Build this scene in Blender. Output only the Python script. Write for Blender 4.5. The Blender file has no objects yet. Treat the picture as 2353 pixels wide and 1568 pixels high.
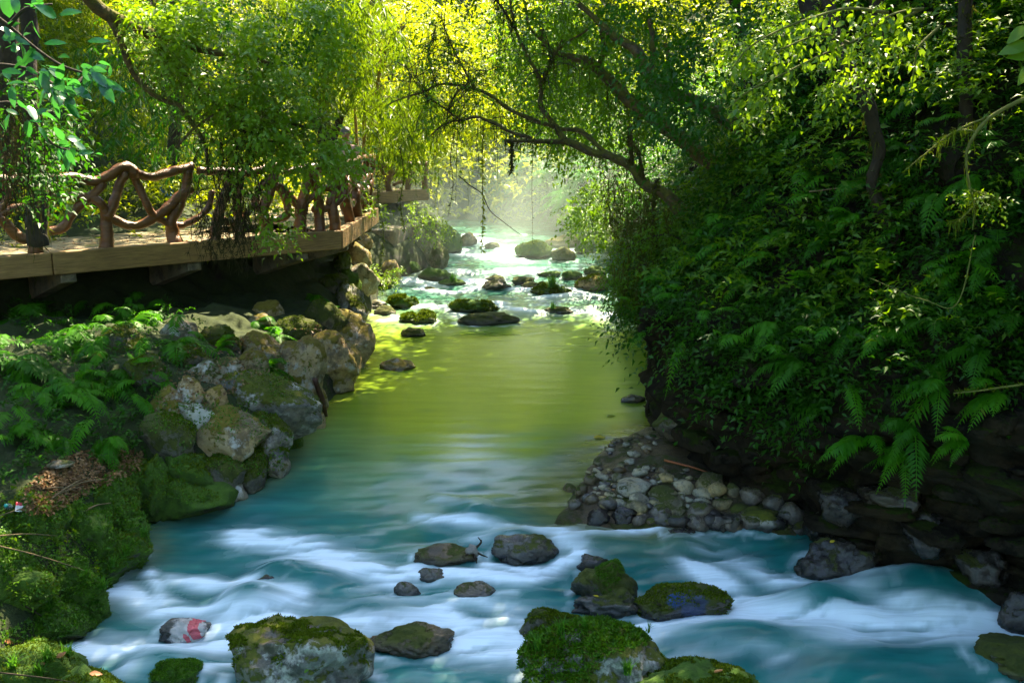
import bpy, math, random
import numpy as np
from mathutils import Vector
from mathutils.bvhtree import BVHTree

# ------------------------------------------------------------------ camera, sky, sun, exposure
S = bpy.context.scene
R = math.radians
CAM_Z, PITCH, FPX = 4.0, R(12.0), 2287.0          # picture measured on a 2352 x 1568 grid
cd = bpy.data.cameras.new('camera'); cam = bpy.data.objects.new('camera', cd)
S.collection.objects.link(cam); S.camera = cam
cam.location = (0, 0, CAM_Z); cam.rotation_euler = (R(90) - PITCH, 0, 0)
cd.sensor_width = 36.0; cd.lens = 36.0 * FPX / 2352.0; cd.clip_start = 0.05; cd.clip_end = 500

TO_SUN = Vector((0.22, 0.54, 0.81)).normalized()
W = bpy.data.worlds.new('World'); S.world = W; W.use_nodes = True
wn = W.node_tree; bg = wn.nodes['Background']
sky = wn.nodes.new('ShaderNodeTexSky'); sky.sky_type = 'NISHITA'; sky.sun_disc = False
sky.sun_elevation = math.asin(TO_SUN.z); sky.sun_rotation = math.atan2(TO_SUN.x, TO_SUN.y)
wn.links.new(sky.outputs[0], bg.inputs[0]); bg.inputs[1].default_value = 0.14
sl = bpy.data.lights.new('sun', 'SUN'); sl.energy = 5.0; sl.angle = R(0.5); sl.color = (1.0, 0.86, 0.60)
so = bpy.data.objects.new('sun', sl); S.collection.objects.link(so)
so.rotation_euler = (-TO_SUN).to_track_quat('-Z', 'Y').to_euler()
S.view_settings.view_transform = 'Standard'; S.view_settings.look = 'None'
S.view_settings.exposure = 2.6; S.view_settings.gamma = 1.0; S.view_settings.use_curve_mapping = False
S.render.engine = 'CYCLES'
S.cycles.use_denoising = True
S.cycles.max_bounces = 7; S.cycles.diffuse_bounces = 4; S.cycles.glossy_bounces = 3
S.cycles.transmission_bounces = 4; S.cycles.transparent_max_bounces = 8; S.cycles.volume_bounces = 0
S.cycles.sample_clamp_indirect = 6.0; S.cycles.caustics_reflective = False; S.cycles.caustics_refractive = False

rng = np.random.default_rng(11); random.seed(11)
COL = S.collection

# ------------------------------------------------------------------ pixel helpers (direction only)
CP, SP = math.cos(PITCH), math.sin(PITCH)
def ray(px, py):
    u = (px - 1176.0) / FPX; v = (py - 784.0) / FPX
    return Vector((u, CP - v * SP, -SP - v * CP))          # unit forward distance
def at_y(px, py, Y):
    d = ray(px, py); return Vector((0, 0, CAM_Z)) + d * (Y / d.y)
def at_z(px, py, z):
    d = ray(px, py); return Vector((0, 0, CAM_Z)) + d * ((z - CAM_Z) / d.z)
def fwd(p): return p.y * CP - (p.z - CAM_Z) * SP
def px_m(p): return fwd(p) / FPX                           # metres per pixel at p
ZWY = [0, 6, 8, 9.6, 10.8, 11.8, 12.8, 19.8, 21, 24, 25.2, 29, 33, 45, 60]
ZWZ = [-.85, -.75, -.6, -.38, -.17, -.04, 0, 0, .12, .3, .45, .72, .95, 1.3, 1.6]
def zw(Y): return float(np.interp(Y, ZWY, ZWZ))
def at_water(px, py):
    z = 0.0
    for _ in range(25):
        p = at_z(px, py, z); z = z * .5 + .5 * zw(p.y)
    return at_z(px, py, z)
def proj(p):
    f_ = fwd(p); return 1176 + p.x / f_ * FPX, 784 - ((p.y * SP + (p.z - CAM_Z) * CP) / f_) * FPX

# ------------------------------------------------------------------ numpy noise
_G = np.random.default_rng(5); PERM = np.tile(_G.permutation(256), 3)
GR = _G.normal(size=(256, 3)); GR /= np.linalg.norm(GR, axis=1)[:, None]
def noise3(p):
    p = np.asarray(p, float); i = np.floor(p).astype(int); f = p - i; i &= 255
    u = f * f * f * (f * (f * 6 - 15) + 10); out = np.zeros(len(p))
    for dx in (0, 1):
        for dy in (0, 1):
            for dz in (0, 1):
                h = PERM[PERM[PERM[i[:, 0] + dx] + i[:, 1] + dy] + i[:, 2] + dz]
                g = GR[h]; w = np.abs(1 - dx - u[:, 0]) * np.abs(1 - dy - u[:, 1]) * np.abs(1 - dz - u[:, 2])
                out += w * (g[:, 0] * (f[:, 0] - dx) + g[:, 1] * (f[:, 1] - dy) + g[:, 2] * (f[:, 2] - dz))
    return out * 1.6
def fbm(p, o=4):
    p = np.asarray(p, float); s = 0; a = 1.0
    for k in range(o): s = s + a * noise3(p * 2 ** k + 17.3 * k); a *= .5
    return s
def nrm(a): return a / np.maximum(np.linalg.norm(a, axis=-1, keepdims=True), 1e-9)

# ------------------------------------------------------------------ object helpers
def mesh_np(name, V, F, mat, attrs=None, smooth=False):
    me = bpy.data.meshes.new(name); V = np.asarray(V, np.float32); F = np.asarray(F, np.int32)
    me.vertices.add(len(V)); me.vertices.foreach_set('co', V.ravel())
    n, k = F.shape; me.loops.add(n * k); me.loops.foreach_set('vertex_index', F.ravel())
    me.polygons.add(n); me.polygons.foreach_set('loop_start', np.arange(0, n * k, k, dtype=np.int32))
    if smooth: me.polygons.foreach_set('use_smooth', np.ones(n, bool))
    for an, av in (attrs or {}).items():
        at = me.attributes.new(an, 'FLOAT', 'POINT'); at.data.foreach_set('value', np.asarray(av, np.float32))
    me.update(calc_edges=True); me.validate()
    if mat: me.materials.append(mat)
    return me
def obj(name, me, parent=None, loc=None, kind=None):
    o = bpy.data.objects.new(name, me); COL.objects.link(o)
    if parent: o.parent = parent
    if loc is not None: o.location = loc
    if kind: o['kind'] = kind
    return o
def tag(o, label, cat, group=None):
    o['label'] = label; o['category'] = cat
    if group: o['group'] = group
    return o
def empty(name, loc, label, cat, group=None):
    o = bpy.data.objects.new(name, None); COL.objects.link(o); o.location = loc; o.empty_display_size = .1
    return tag(o, label, cat, group)

# ------------------------------------------------------------------ materials
def new_mat(name):
    m = bpy.data.materials.new(name); m.use_nodes = True; nt = m.node_tree
    b = nt.nodes['Principled BSDF']; return m, nt, b, nt.nodes['Material Output']
def nd(nt, t, **k):
    n = nt.nodes.new(t)
    for a, v in k.items(): setattr(n, a, v)
    return n
def ramp(nt, src, stops):
    r = nd(nt, 'ShaderNodeValToRGB'); e = r.color_ramp.elements
    while len(e) < len(stops): e.new(.5)
    for i, (p, c) in enumerate(stops): e[i].position = p; e[i].color = (*c, 1)
    nt.links.new(src, r.inputs[0]); return r.outputs[0]
def mixc(nt, f, a, b, mode='MIX'):
    m = nd(nt, 'ShaderNodeMix', data_type='RGBA', blend_type=mode)
    for s, v in ((0, f), (6, a), (7, b)):
        if hasattr(v, 'links'): nt.links.new(v, m.inputs[s])
        else: m.inputs[s].default_value = v if s == 0 else (*v, 1)
    return m.outputs[2]
def math_(nt, op, a, b=None, clamp=False):
    m = nd(nt, 'ShaderNodeMath', operation=op, use_clamp=clamp)
    for s, v in ((0, a), (1, b)):
        if v is None: continue
        if hasattr(v, 'links'): nt.links.new(v, m.inputs[s])
        else: m.inputs[s].default_value = v
    return m.outputs[0]
def noise_n(nt, scale, det=6, rough=.6, vec=None, w=None):
    n = nd(nt, 'ShaderNodeTexNoise'); n.inputs['Scale'].default_value = scale
    n.inputs['Detail'].default_value = det; n.inputs['Roughness'].default_value = rough
    if vec: nt.links.new(vec, n.inputs['Vector'])
    return n.outputs['Fac']
def bump(nt, b, h, strength, dist):
    n = nd(nt, 'ShaderNodeBump'); n.inputs['Strength'].default_value = strength; n.inputs['Distance'].default_value = dist
    nt.links.new(h, n.inputs['Height']); nt.links.new(n.outputs[0], b.inputs['Normal']); return n
def coord(nt, which='Object'): return nd(nt, 'ShaderNodeTexCoord').outputs[which]
def position(nt): return nd(nt, 'ShaderNodeNewGeometry').outputs['Position']

def leaf_mat(name, c1, c2, tr, rough=.45, spec=.28, trans=.45, c3=None):
    m, nt, b, out = new_mat(name)
    a = nd(nt, 'ShaderNodeAttribute', attribute_name='rnd')
    stops = [(0, c1), (.9, c2)] + ([(1.0, c3)] if c3 else [])
    c = ramp(nt, a.outputs['Fac'], stops)
    nt.links.new(c, b.inputs['Base Color']); b.inputs['Roughness'].default_value = rough
    b.inputs['Specular IOR Level'].default_value = spec
    t = nd(nt, 'ShaderNodeBsdfTranslucent'); nt.links.new(mixc(nt, .75, c, tr), t.inputs[0])
    mx = nd(nt, 'ShaderNodeMixShader'); mx.inputs[0].default_value = trans
    nt.links.new(b.outputs[0], mx.inputs[1]); nt.links.new(t.outputs[0], mx.inputs[2])
    nt.links.new(mx.outputs[0], out.inputs[0]); return m
M = {}
M['leaf_mid'] = leaf_mat('leaf_mid', (.030, .095, .002), (.095, .21, .003), (.22, .40, .003))
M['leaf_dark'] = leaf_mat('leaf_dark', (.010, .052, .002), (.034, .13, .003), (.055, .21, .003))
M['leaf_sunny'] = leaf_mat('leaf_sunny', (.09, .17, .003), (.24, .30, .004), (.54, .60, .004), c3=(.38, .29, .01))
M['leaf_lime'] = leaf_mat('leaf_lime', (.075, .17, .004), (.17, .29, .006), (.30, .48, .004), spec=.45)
M['leaf_broad'] = leaf_mat('leaf_broad', (.012, .095, .022), (.04, .17, .03), (.06, .30, .03), rough=.22, spec=.7)
M['leaf_bamboo'] = leaf_mat('leaf_bamboo', (.03, .08, .002), (.095, .175, .003), (.23, .35, .003), c3=(.30, .24, .01))
M['leaf_dead'] = leaf_mat('leaf_dead', (.10, .045, .015), (.26, .15, .06), (.22, .10, .03), trans=.2)
M['leaf_yellow'] = leaf_mat('leaf_yellow', (.50, .38, .02), (.55, .45, .03), (.5, .4, .02), trans=.25)
M['leaf_orange'] = leaf_mat('leaf_orange', (.50, .20, .08), (.55, .28, .10), (.5, .2, .05), trans=.2)
M['fern'] = leaf_mat('fern', (.022, .115, .003), (.065, .23, .004), (.12, .42, .003), trans=.42, spec=.14, c3=(.16, .13, .012))
M['fern_dark'] = leaf_mat('fern_dark', (.014, .08, .003), (.042, .16, .004), (.07, .28, .003), trans=.42, spec=.14)
M['moss_strand'] = leaf_mat('moss_strand', (.025, .026, .006), (.075, .080, .012), (.16, .17, .015), rough=.8, spec=.1, trans=.3)
M['root_strand'] = leaf_mat('root_strand', (.014, .013, .007), (.045, .038, .012), (.05, .05, .01), rough=.8, spec=.1, trans=.15)
M['grass'] = leaf_mat('grass', (.04, .14, .012), (.09, .25, .02), (.15, .40, .015), trans=.4)
M['moss_leaf'] = leaf_mat('moss_leaf', (.025, .085, .004), (.09, .21, .006), (.14, .32, .006), trans=.3)
M['moss_olive'] = leaf_mat('moss_olive', (.045, .075, .004), (.12, .17, .006), (.16, .24, .006), rough=.8, spec=.1, trans=.25)

def rock_mat(name, c1, c2, moss=.5, mc1=(.030, .042, .004), mc2=(.085, .095, .008), lichen=0.0, wet=.0, patch=None, scale=1.0, rough=.65, mscale=2.6):
    """stone with grain, lichen blotches, moss on the upward faces, wet gloss"""
    m, nt, b, out = new_mat(name)
    ge = nd(nt, 'ShaderNodeNewGeometry'); pos = ge.outputs['Position']
    n1 = noise_n(nt, 3.2 * scale, 10, .65, pos); n2 = noise_n(nt, 22 * scale, 6, .7, pos); n3 = noise_n(nt, mscale, 9, .68, pos)
    c = ramp(nt, n1, [(.32, c1), (.68, c2)])
    c = mixc(nt, .35, c, ramp(nt, n2, [(.3, tuple(.35 * x for x in c1)), (.75, tuple(min(1, 1.5 * x) for x in c2))]))
    nb_ = noise_n(nt, 1.7 * scale, 7, .7, pos); c = mixc(nt, ramp(nt, nb_, [(.45, (0, 0, 0)), (.66, (.6, .6, .6))]), c, (c2[0] * 1.25, c2[1] * .92, c2[2] * .45))
    c = mixc(nt, ramp(nt, noise_n(nt, 2.6 * scale, 9, .75, pos), [(.40, (.75, .75, .75)), (.50, (0, 0, 0))]), c, tuple(x * .25 for x in c1))
    vr = nd(nt, 'ShaderNodeTexVoronoi'); vr.inputs['Scale'].default_value = 5 * scale; nt.links.new(pos, vr.inputs['Vector'])
    if lichen > 0:
        lf = math_(nt, 'MULTIPLY', ramp(nt, noise_n(nt, 4.0 * scale, 8, .7, pos), [(.62 - .25 * lichen, (0, 0, 0)), (.70 - .22 * lichen, (1, 1, 1))]), .9)
        c = mixc(nt, lf, c, (.46, .44, .40))
    sep = nd(nt, 'ShaderNodeSeparateXYZ'); nt.links.new(ge.outputs['Normal'], sep.inputs[0])
    up = sep.outputs['Z']
    mf = math_(nt, 'ADD', math_(nt, 'MULTIPLY', up, .42), math_(nt, 'MULTIPLY', n3, 2.3))
    mf = math_(nt, 'ADD', mf, moss - 1.60)
    mf = ramp(nt, math_(nt, 'ADD', mf, math_(nt, 'MULTIPLY', math_(nt, 'SUBTRACT', n2, .5), .9)), [(.12, (0, 0, 0)), (.26, (1, 1, 1))])
    mcol = ramp(nt, noise_n(nt, 9, 6, .7, pos), [(.3, mc1), (.7, mc2)])
    we = nd(nt, 'ShaderNodeAttribute', attribute_name='wet').outputs['Fac']
    mf = math_(nt, 'MULTIPLY', mf, math_(nt, 'SUBTRACT', 1.0, we))
    c = mixc(nt, we, c, tuple(x * .55 for x in c1))
    c2_ = mixc(nt, mf, c, mcol)
    if patch:      # a painted or mineral blotch fixed to the stone: (x,y,z) centre, radius, colour
        for (pc, pr, pcol) in patch:
            vm = nd(nt, 'ShaderNodeVectorMath', operation='DISTANCE'); nt.links.new(pos, vm.inputs[0]); vm.inputs[1].default_value = pc
            d_ = math_(nt, 'ADD', vm.outputs['Value'], math_(nt, 'MULTIPLY', math_(nt, 'SUBTRACT', noise_n(nt, 9, 6, .7, pos), .5), pr * 1.5))
            pf = ramp(nt, math_(nt, 'DIVIDE', d_, pr), [(.75, (1, 1, 1)), (1.0, (0, 0, 0))])
            c2_ = mixc(nt, math_(nt, 'MULTIPLY', pf, .75), c2_, pcol)
    nt.links.new(c2_, b.inputs['Base Color'])
    rr0 = mixc(nt, we, (rough * (1 - .75 * wet),) * 3, (.12,) * 3)
    rr = mixc(nt, mf, rr0, (.95,) * 3)
    nt.links.new(rr, b.inputs['Roughness']); b.inputs['Specular IOR Level'].default_value = .5
    if wet: b.inputs['Coat Weight'].default_value = 0
    h = math_(nt, 'ADD', math_(nt, 'MULTIPLY', n1, .6), math_(nt, 'ADD', math_(nt, 'MULTIPLY', n2, .35), math_(nt, 'MULTIPLY', math_(nt, 'MULTIPLY', noise_n(nt, 60, 4, .8, pos), mf), .55)))
    bump(nt, b, h, .9, .035)
    return m
M['rock_wet'] = rock_mat('rock_wet', (.04, .037, .036), (.16, .145, .13), moss=.22, wet=.95)
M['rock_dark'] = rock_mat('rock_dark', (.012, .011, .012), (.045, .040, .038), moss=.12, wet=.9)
M['rock_brown'] = rock_mat('rock_brown', (.06, .045, .025), (.17, .13, .075), moss=.30, wet=.7)
M['rock_moss'] = rock_mat('rock_moss', (.07, .066, .062), (.27, .255, .235), moss=.44, lichen=.45, wet=.4, mc1=(.045, .055, .004), mc2=(.13, .14, .008))
M['rock_mossy'] = rock_mat('rock_mossy', (.07, .065, .05), (.22, .20, .15), moss=.66, wet=.1)
M['rock_green'] = rock_mat('rock_green', (.04, .045, .02), (.12, .12, .06), moss=1.05, mc1=(.025, .060, .004), mc2=(.085, .17, .008))
M['rock_gold'] = rock_mat('rock_gold', (.17, .12, .055), (.42, .33, .18), moss=.40, mc1=(.10, .075, .006), mc2=(.20, .16, .01), lichen=.3)  # tan and golden-mossed stone, with golden sunlight mixed into the colour
M['rock_grey'] = rock_mat('rock_grey', (.12, .10, .065), (.32, .28, .19), moss=.30, lichen=.35)
M['rock_white'] = rock_mat('rock_white', (.30, .28, .24), (.56, .54, .50), moss=.25, lichen=.5, mc1=(.05, .05, .01), mc2=(.12, .12, .03))
M['pebble_pale'] = rock_mat('pebble_pale', (.17, .16, .125), (.40, .38, .30), moss=.10, scale=2)
M['pebble_tan'] = rock_mat('pebble_tan', (.22, .17, .08), (.40, .33, .17), moss=.05, scale=2)
M['pebble_green'] = rock_mat('pebble_green', (.12, .105, .06), (.29, .26, .16), moss=.35, scale=2)
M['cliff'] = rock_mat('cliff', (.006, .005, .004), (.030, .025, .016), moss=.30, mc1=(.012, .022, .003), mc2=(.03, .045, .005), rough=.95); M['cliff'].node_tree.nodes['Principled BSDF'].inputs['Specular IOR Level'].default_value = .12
M['soil'] = rock_mat('soil', (.012, .008, .004), (.045, .032, .017), moss=.62, mc1=(.010, .022, .003), mc2=(.036, .052, .005), scale=2)
M['gravel'] = rock_mat('gravel', (.03, .022, .012), (.12, .085, .05), moss=.12, scale=9, wet=.5)
M['bed'] = rock_mat('bed', (.10, .085, .04), (.24, .20, .10), moss=.3, scale=2)

def wood_mat(name, c1, c2, rough=.35, stretch=(1, 1, 8), bs=.5):
    m, nt, b, out = new_mat(name); co = coord(nt)
    mp = nd(nt, 'ShaderNodeMapping'); mp.inputs['Scale'].default_value = stretch; nt.links.new(co, mp.inputs[0])
    n1 = noise_n(nt, 2.2, 8, .7, mp.outputs[0]); n2 = noise_n(nt, 1.3, 4, .6, position(nt)); n3 = noise_n(nt, 30, 5, .7, position(nt))
    c = mixc(nt, n2, ramp(nt, n1, [(.3, c1), (.72, c2)]), ramp(nt, n1, [(.3, tuple(.4 * x for x in c1)), (.75, c1)]))
    nt.links.new(c, b.inputs['Base Color']); b.inputs['Roughness'].default_value = rough
    bump(nt, b, math_(nt, 'ADD', n1, math_(nt, 'MULTIPLY', n3, .3)), bs, .02); return m
M['log'] = wood_mat('log', (.085, .027, .006), (.32, .125, .026), rough=.34, bs=.9)
M['fascia'] = wood_mat('fascia', (.17, .085, .025), (.58, .36, .13), rough=.7, stretch=(1.5, 1.5, 22))
M['bark'] = wood_mat('bark', (.018, .011, .005), (.065, .042, .018), rough=.85, stretch=(4, 4, 4), bs=1)
M['bark_mossy'] = rock_mat('bark_mossy', (.03, .020, .008), (.14, .09, .030), moss=.62, mc1=(.05, .05, .004), mc2=(.15, .13, .008), scale=3, mscale=5)
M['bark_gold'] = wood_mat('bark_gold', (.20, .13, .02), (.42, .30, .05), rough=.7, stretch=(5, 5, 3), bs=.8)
M['twig'] = wood_mat('twig', (.13, .085, .035), (.30, .21, .10), rough=.8)
M['twig_moss'] = wood_mat('twig_moss', (.10, .11, .015), (.26, .26, .05), rough=.9)
M['deck'] = rock_mat('deck', (.14, .105, .05), (.34, .27, .15), moss=.12, scale=1.5)
M['concrete'] = rock_mat('concrete', (.09, .08, .06), (.22, .19, .14), moss=.2, scale=1.5)
def plain(name, c, rough=.5, **k):
    m, nt, b, out = new_mat(name); b.inputs['Base Color'].default_value = (*c, 1); b.inputs['Roughness'].default_value = rough
    n = noise_n(nt, 14, 5, .6, coord(nt))
    nt.links.new(mixc(nt, n, tuple(x * .75 for x in c), tuple(min(1, x * 1.2) for x in c)), b.inputs['Base Color'])
    for a, v in k.items(): b.inputs[a].default_value = v
    return m

# ------------------------------------------------------------------ foliage geometry
def leafgeo(P, A, N, L, Wd, wide=.42, fold=.18, bend=.18):
    """kite shaped leaves folded along the midrib: base, left, right, middle, tip"""
    P = np.asarray(P); n = len(P); A = nrm(A); B = nrm(np.cross(N, A)); N = np.cross(A, B)
    L = np.broadcast_to(L, n)[:, None]; Wd = np.broadcast_to(Wd, n)[:, None]
    mid = P + A * L * wide + N * L * bend * .35
    l = mid + B * Wd * .5 + N * Wd * fold; r = mid - B * Wd * .5 + N * Wd * fold
    tip = P + A * L - N * L * bend
    V = np.stack([P, l, tip, r, mid], 1).reshape(-1, 3)
    k = np.arange(n)[:, None] * 5
    F = np.concatenate([k + np.array([[0, 4, 2, 1]]), k + np.array([[0, 3, 2, 4]])], 1).reshape(-1, 4)
    return V, F, 5
class LeafBag:
    def __init__(self): self.V = []; self.F = []; self.r = []; self.n = 0
    def add(self, V, F, per, rnd=None):
        n = len(V) // per
        if rnd is None: rnd = rng.random(n)
        self.V.append(V); self.F.append(F + self.n); self.r.append(np.repeat(rnd, per)); self.n += len(V)
    def mesh(self, name, mat):
        return mesh_np(name, np.concatenate(self.V), np.concatenate(self.F), mat, {'rnd': np.concatenate(self.r)})
def sprays(bag, P, D, L, k=9, ll=.09, lw=.45, droop=.35, spread=.9, jit=.35, upj=.35):
    """leafy twigs: k leaves alternating along a drooping line"""
    P = np.asarray(P, float); n = len(P)
    if n == 0: return
    D = nrm(np.asarray(D, float)); L = np.broadcast_to(L, n)
    up = np.array([0, 0, 1.]) + rng.normal(0, upj, (n, 3)); Sd = nrm(np.cross(D, up))
    t = (np.arange(k) + .6) / k
    pts = P[:, None] + D[:, None] * (t[None, :, None] * L[:, None, None])
    pts[..., 2] -= droop * L[:, None] * t[None] ** 2
    sg = np.where(np.arange(k) % 2 == 0, 1., -1.)
    A = D[:, None] * .75 + Sd[:, None] * sg[None, :, None] * spread + rng.normal(0, jit, (n, k, 3)); A[..., 2] -= droop * .55
    N = up[:, None] + rng.normal(0, jit, (n, k, 3))
    q = ll * rng.uniform(.65, 1.25, (n, k)); pts = pts.reshape(-1, 3)
    rb = rng.random(n)[:, None] * .6 + rng.random((n, k)) * .4
    bag.add(*leafgeo(pts, A.reshape(-1, 3), N.reshape(-1, 3), q.ravel(), q.ravel() * lw), rnd=rb.ravel())
def hang_lance(bag, P, k=6, ll=.22, lw=.11, spread=.55, D=None):
    """bamboo-like fans of narrow leaves that hang"""
    P = np.asarray(P, float); n = len(P)
    A = rng.normal(0, spread, (n, k, 3)); A[..., 2] = -rng.uniform(.5, 1.1, (n, k))
    if D is not None: A += np.asarray(D)[:, None]
    N = rng.normal(0, 1, (n, k, 3)); N[..., 2] += .4
    q = ll * rng.uniform(.6, 1.25, (n, k)); rb = rng.random(n)[:, None] * .55 + rng.random((n, k)) * .45
    pp = np.repeat(P, k, 0) + rng.normal(0, ll * .12, (n * k, 3))
    bag.add(*leafgeo(pp, A.reshape(-1, 3), N.reshape(-1, 3), q.ravel(), q.ravel() * lw, wide=.35, bend=.1), rnd=rb.ravel())
def strands(bag, P, L, w=.012, seg=6, sway=.08, fuzz=0):
    """thin hanging strips that taper and wander"""
    P = np.asarray(P, float); n = len(P); L = np.broadcast_to(L, n)
    t = np.linspace(0, 1, seg + 1)
    off = np.cumsum(rng.normal(0, sway / seg, (n, seg + 1, 2)), 1) * L[:, None, None] * 2.0
    pts = np.repeat(P[:, None], seg + 1, 1); pts[..., 0] += off[..., 0]; pts[..., 1] += off[..., 1]; pts[..., 2] -= L[:, None] * t
    a = rng.uniform(-1.0, 1.0, n); side = np.stack([np.cos(a), np.sin(a), 0 * a], 1)
    ww = (w * rng.uniform(.5, 1.4, (n, seg + 1)) * (1 - .8 * t))[..., None]
    V = np.stack([pts - side[:, None] * ww, pts + side[:, None] * ww], 2).reshape(-1, 3)
    per = 2 * (seg + 1); k = np.arange(n)[:, None, None] * per; s = np.arange(seg)[None, :, None] * 2
    F = (k + s + np.array([0, 1, 3, 2])[None, None]).reshape(-1, 4)
    bag.add(V, F, per)
    if fuzz:
        for j in range(fuzz):
            tt = rng.random(n); pp = P.copy(); i = (tt * seg).astype(int); pp = pts[np.arange(n), i]
            A = rng.normal(0, .8, (n, 3)); A[:, 2] = -rng.uniform(.3, 1, n)
            bag.add(*leafgeo(pp, A, rng.normal(0, 1, (n, 3)), rng.uniform(.03, .09, n), .012))
def frond_geo(base, direc, L, droop=.5, npin=18, pinl=.3, lw=.26, up=None, angle=.95):
    """one fern frond: curved rachis with paired leaflets that shrink towards the tip"""
    base = np.asarray(base, float); d = nrm(np.asarray(direc, float)); upv = np.array([0, 0, 1.]) if up is None else np.asarray(up, float)
    side = nrm(np.cross(d, upv + .01)); t = np.linspace(0, 1, npin + 3)
    c = base + d * (t[:, None] * L); c[:, 2] -= droop * L * t ** 2.0
    tan = nrm(np.gradient(c, axis=0)); nn = nrm(np.cross(side, tan)); nn *= np.sign(nn[:, 2:3] + 1e-6)
    prof = np.sin(np.pi * np.clip(.13 + .87 * t, 0, 1) ** .8) ** .8 * (1 - .15 * t)
    bag = LeafBag(); r0 = rng.random() * .6
    P, A, N, LL = [], [], [], []
    for s in (-1, 1):
        P.append(c[1:-1]); A.append(side * s * math.sin(angle) + tan[1:-1] * math.cos(angle) + np.array([0, 0, -.22]) + rng.normal(0, .06, (npin + 1, 3)))
        N.append(nn[1:-1] + rng.normal(0, .12, (npin + 1, 3))); LL.append(prof[1:-1] * pinl * L * rng.uniform(.85, 1.1, npin + 1))
    LL = np.concatenate(LL); bag.add(*leafgeo(np.concatenate(P), np.concatenate(A), np.concatenate(N), LL, np.minimum(LL * lw, L / npin * .95), wide=.3, fold=.06, bend=.14), rnd=r0 + .4 * rng.random(len(LL)))
    w = (.006 + .004 * L) * (1 - .75 * t)[:, None]
    V = np.stack([c - side * w + nn * .002, c + side * w + nn * .002], 1).reshape(-1, 3); k = np.arange(len(t) - 1)[:, None] * 2
    bag.add(V, k + np.array([[0, 1, 3, 2]]), len(V), rnd=np.array([.9]))
    return bag
def grass_geo(bag, base, n, h, spread=.6, w=.007, seg=4, lean=(0, 0)):
    base = np.asarray(base, float); a = rng.uniform(0, 6.283, n); out = np.stack([np.cos(a) + lean[0], np.sin(a) + lean[1], 0 * a], 1)
    hh = h * rng.uniform(.5, 1.15, n); sp = rng.uniform(.15, 1, n) * spread; t = np.linspace(0, 1, seg + 1)
    P0 = base + rng.normal(0, h * .10, (n, 3)) * np.array([1, 1, .15])
    pts = P0[:, None] + out[:, None] * (hh * sp)[:, None, None] * (t ** 1.6)[None, :, None]
    pts[..., 2] += hh[:, None] * (t - .55 * sp[:, None] * t ** 2.2)
    sd = np.stack([-out[:, 1], out[:, 0], 0 * a], 1); ww = (w * (1 - .92 * t))[None, :, None]
    V = np.stack([pts - sd[:, None] * ww, pts + sd[:, None] * ww], 2).reshape(-1, 3); per = 2 * (seg + 1)
    k = np.arange(n)[:, None, None] * per; s = np.arange(seg)[None, :, None] * 2
    bag.add(V, (k + s + np.array([0, 1, 3, 2])[None, None]).reshape(-1, 4), per)

# ------------------------------------------------------------------ tubes, rocks, boxes
def catmull(pts, n=6):
    p = [np.asarray(q, float) for q in pts]; p = [2 * p[0] - p[1]] + p + [2 * p[-1] - p[-2]]; out = []
    for i in range(1, len(p) - 2):
        for j in range(n):
            t = j / n
            out.append(.5 * ((2 * p[i]) + (-p[i - 1] + p[i + 1]) * t + (2 * p[i - 1] - 5 * p[i] + 4 * p[i + 1] - p[i + 2]) * t * t + (-p[i - 1] + 3 * p[i] - 3 * p[i + 1] + p[i + 2]) * t ** 3))
    out.append(p[-2]); return np.array(out)
def tube_vf(pts, r, sides=10, n=6, knob=.12, ks=7.0, wobble=0.0, cap=True):
    """r: list of radii at pts (or a pair start, end)"""
    c = catmull(pts, n); m = len(c)
    if np.ndim(r) == 0: r = [r, r]
    rr = np.interp(np.linspace(0, 1, m), np.linspace(0, 1, len(r)), r)
    if wobble: c = c + wobble * np.stack([noise3(c * 2.3 + 9 * q) for q in range(3)], 1)
    tan = nrm(np.gradient(c, axis=0)); ref = np.array([0.3, 0.2, .93]) if abs(tan[0][2]) < .8 else np.array([1., .2, 0])
    u = nrm(np.cross(tan, ref)); v = np.cross(tan, u); a = np.linspace(0, 2 * np.pi, sides, endpoint=False)
    dirs = u[:, None] * np.cos(a)[None, :, None] + v[:, None] * np.sin(a)[None, :, None]
    surf = c[:, None] + dirs * rr[:, None, None]
    k = 1 + knob * fbm(surf.reshape(-1, 3) * ks, 2).reshape(m, sides)
    V = (c[:, None] + dirs * (rr[:, None] * k)[..., None]).reshape(-1, 3)
    i = np.arange(m - 1)[:, None] * sides; j = np.arange(sides)[None]; j2 = (j + 1) % sides
    F = np.stack([i + j, i + j2, i + sides + j2, i + sides + j], -1).reshape(-1, 4)
    if cap:
        V = np.concatenate([V, [c[0] - tan[0] * rr[0] * .3, c[-1] + tan[-1] * rr[-1] * .3]]); e0, e1 = m * sides, m * sides + 1; jj = np.arange(sides)
        # cap faces as degenerate-free triangles packed in quads over pairs
        prs = jj[::2]
        F = np.concatenate([F, np.stack([prs, np.full_like(prs, e0), (prs + 2) % sides, prs + 1], 1),
                            np.stack([(m - 1) * sides + prs, (m - 1) * sides + prs + 1, (m - 1) * sides + (prs + 2) % sides, np.full_like(prs, e1)], 1)])
    return V, F, c
def tube(name, pts, r, mat, parent=None, **k):
    V, F, c = tube_vf(pts, r, **k); o0 = np.array(parent.location) if parent else np.mean(c, 0) * 0
    if parent is not None and parent.parent is not None: o0 = o0 + np.array(parent.parent.location)
    return obj(name, mesh_np(name, V - o0, F, mat, smooth=True), parent)
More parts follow.
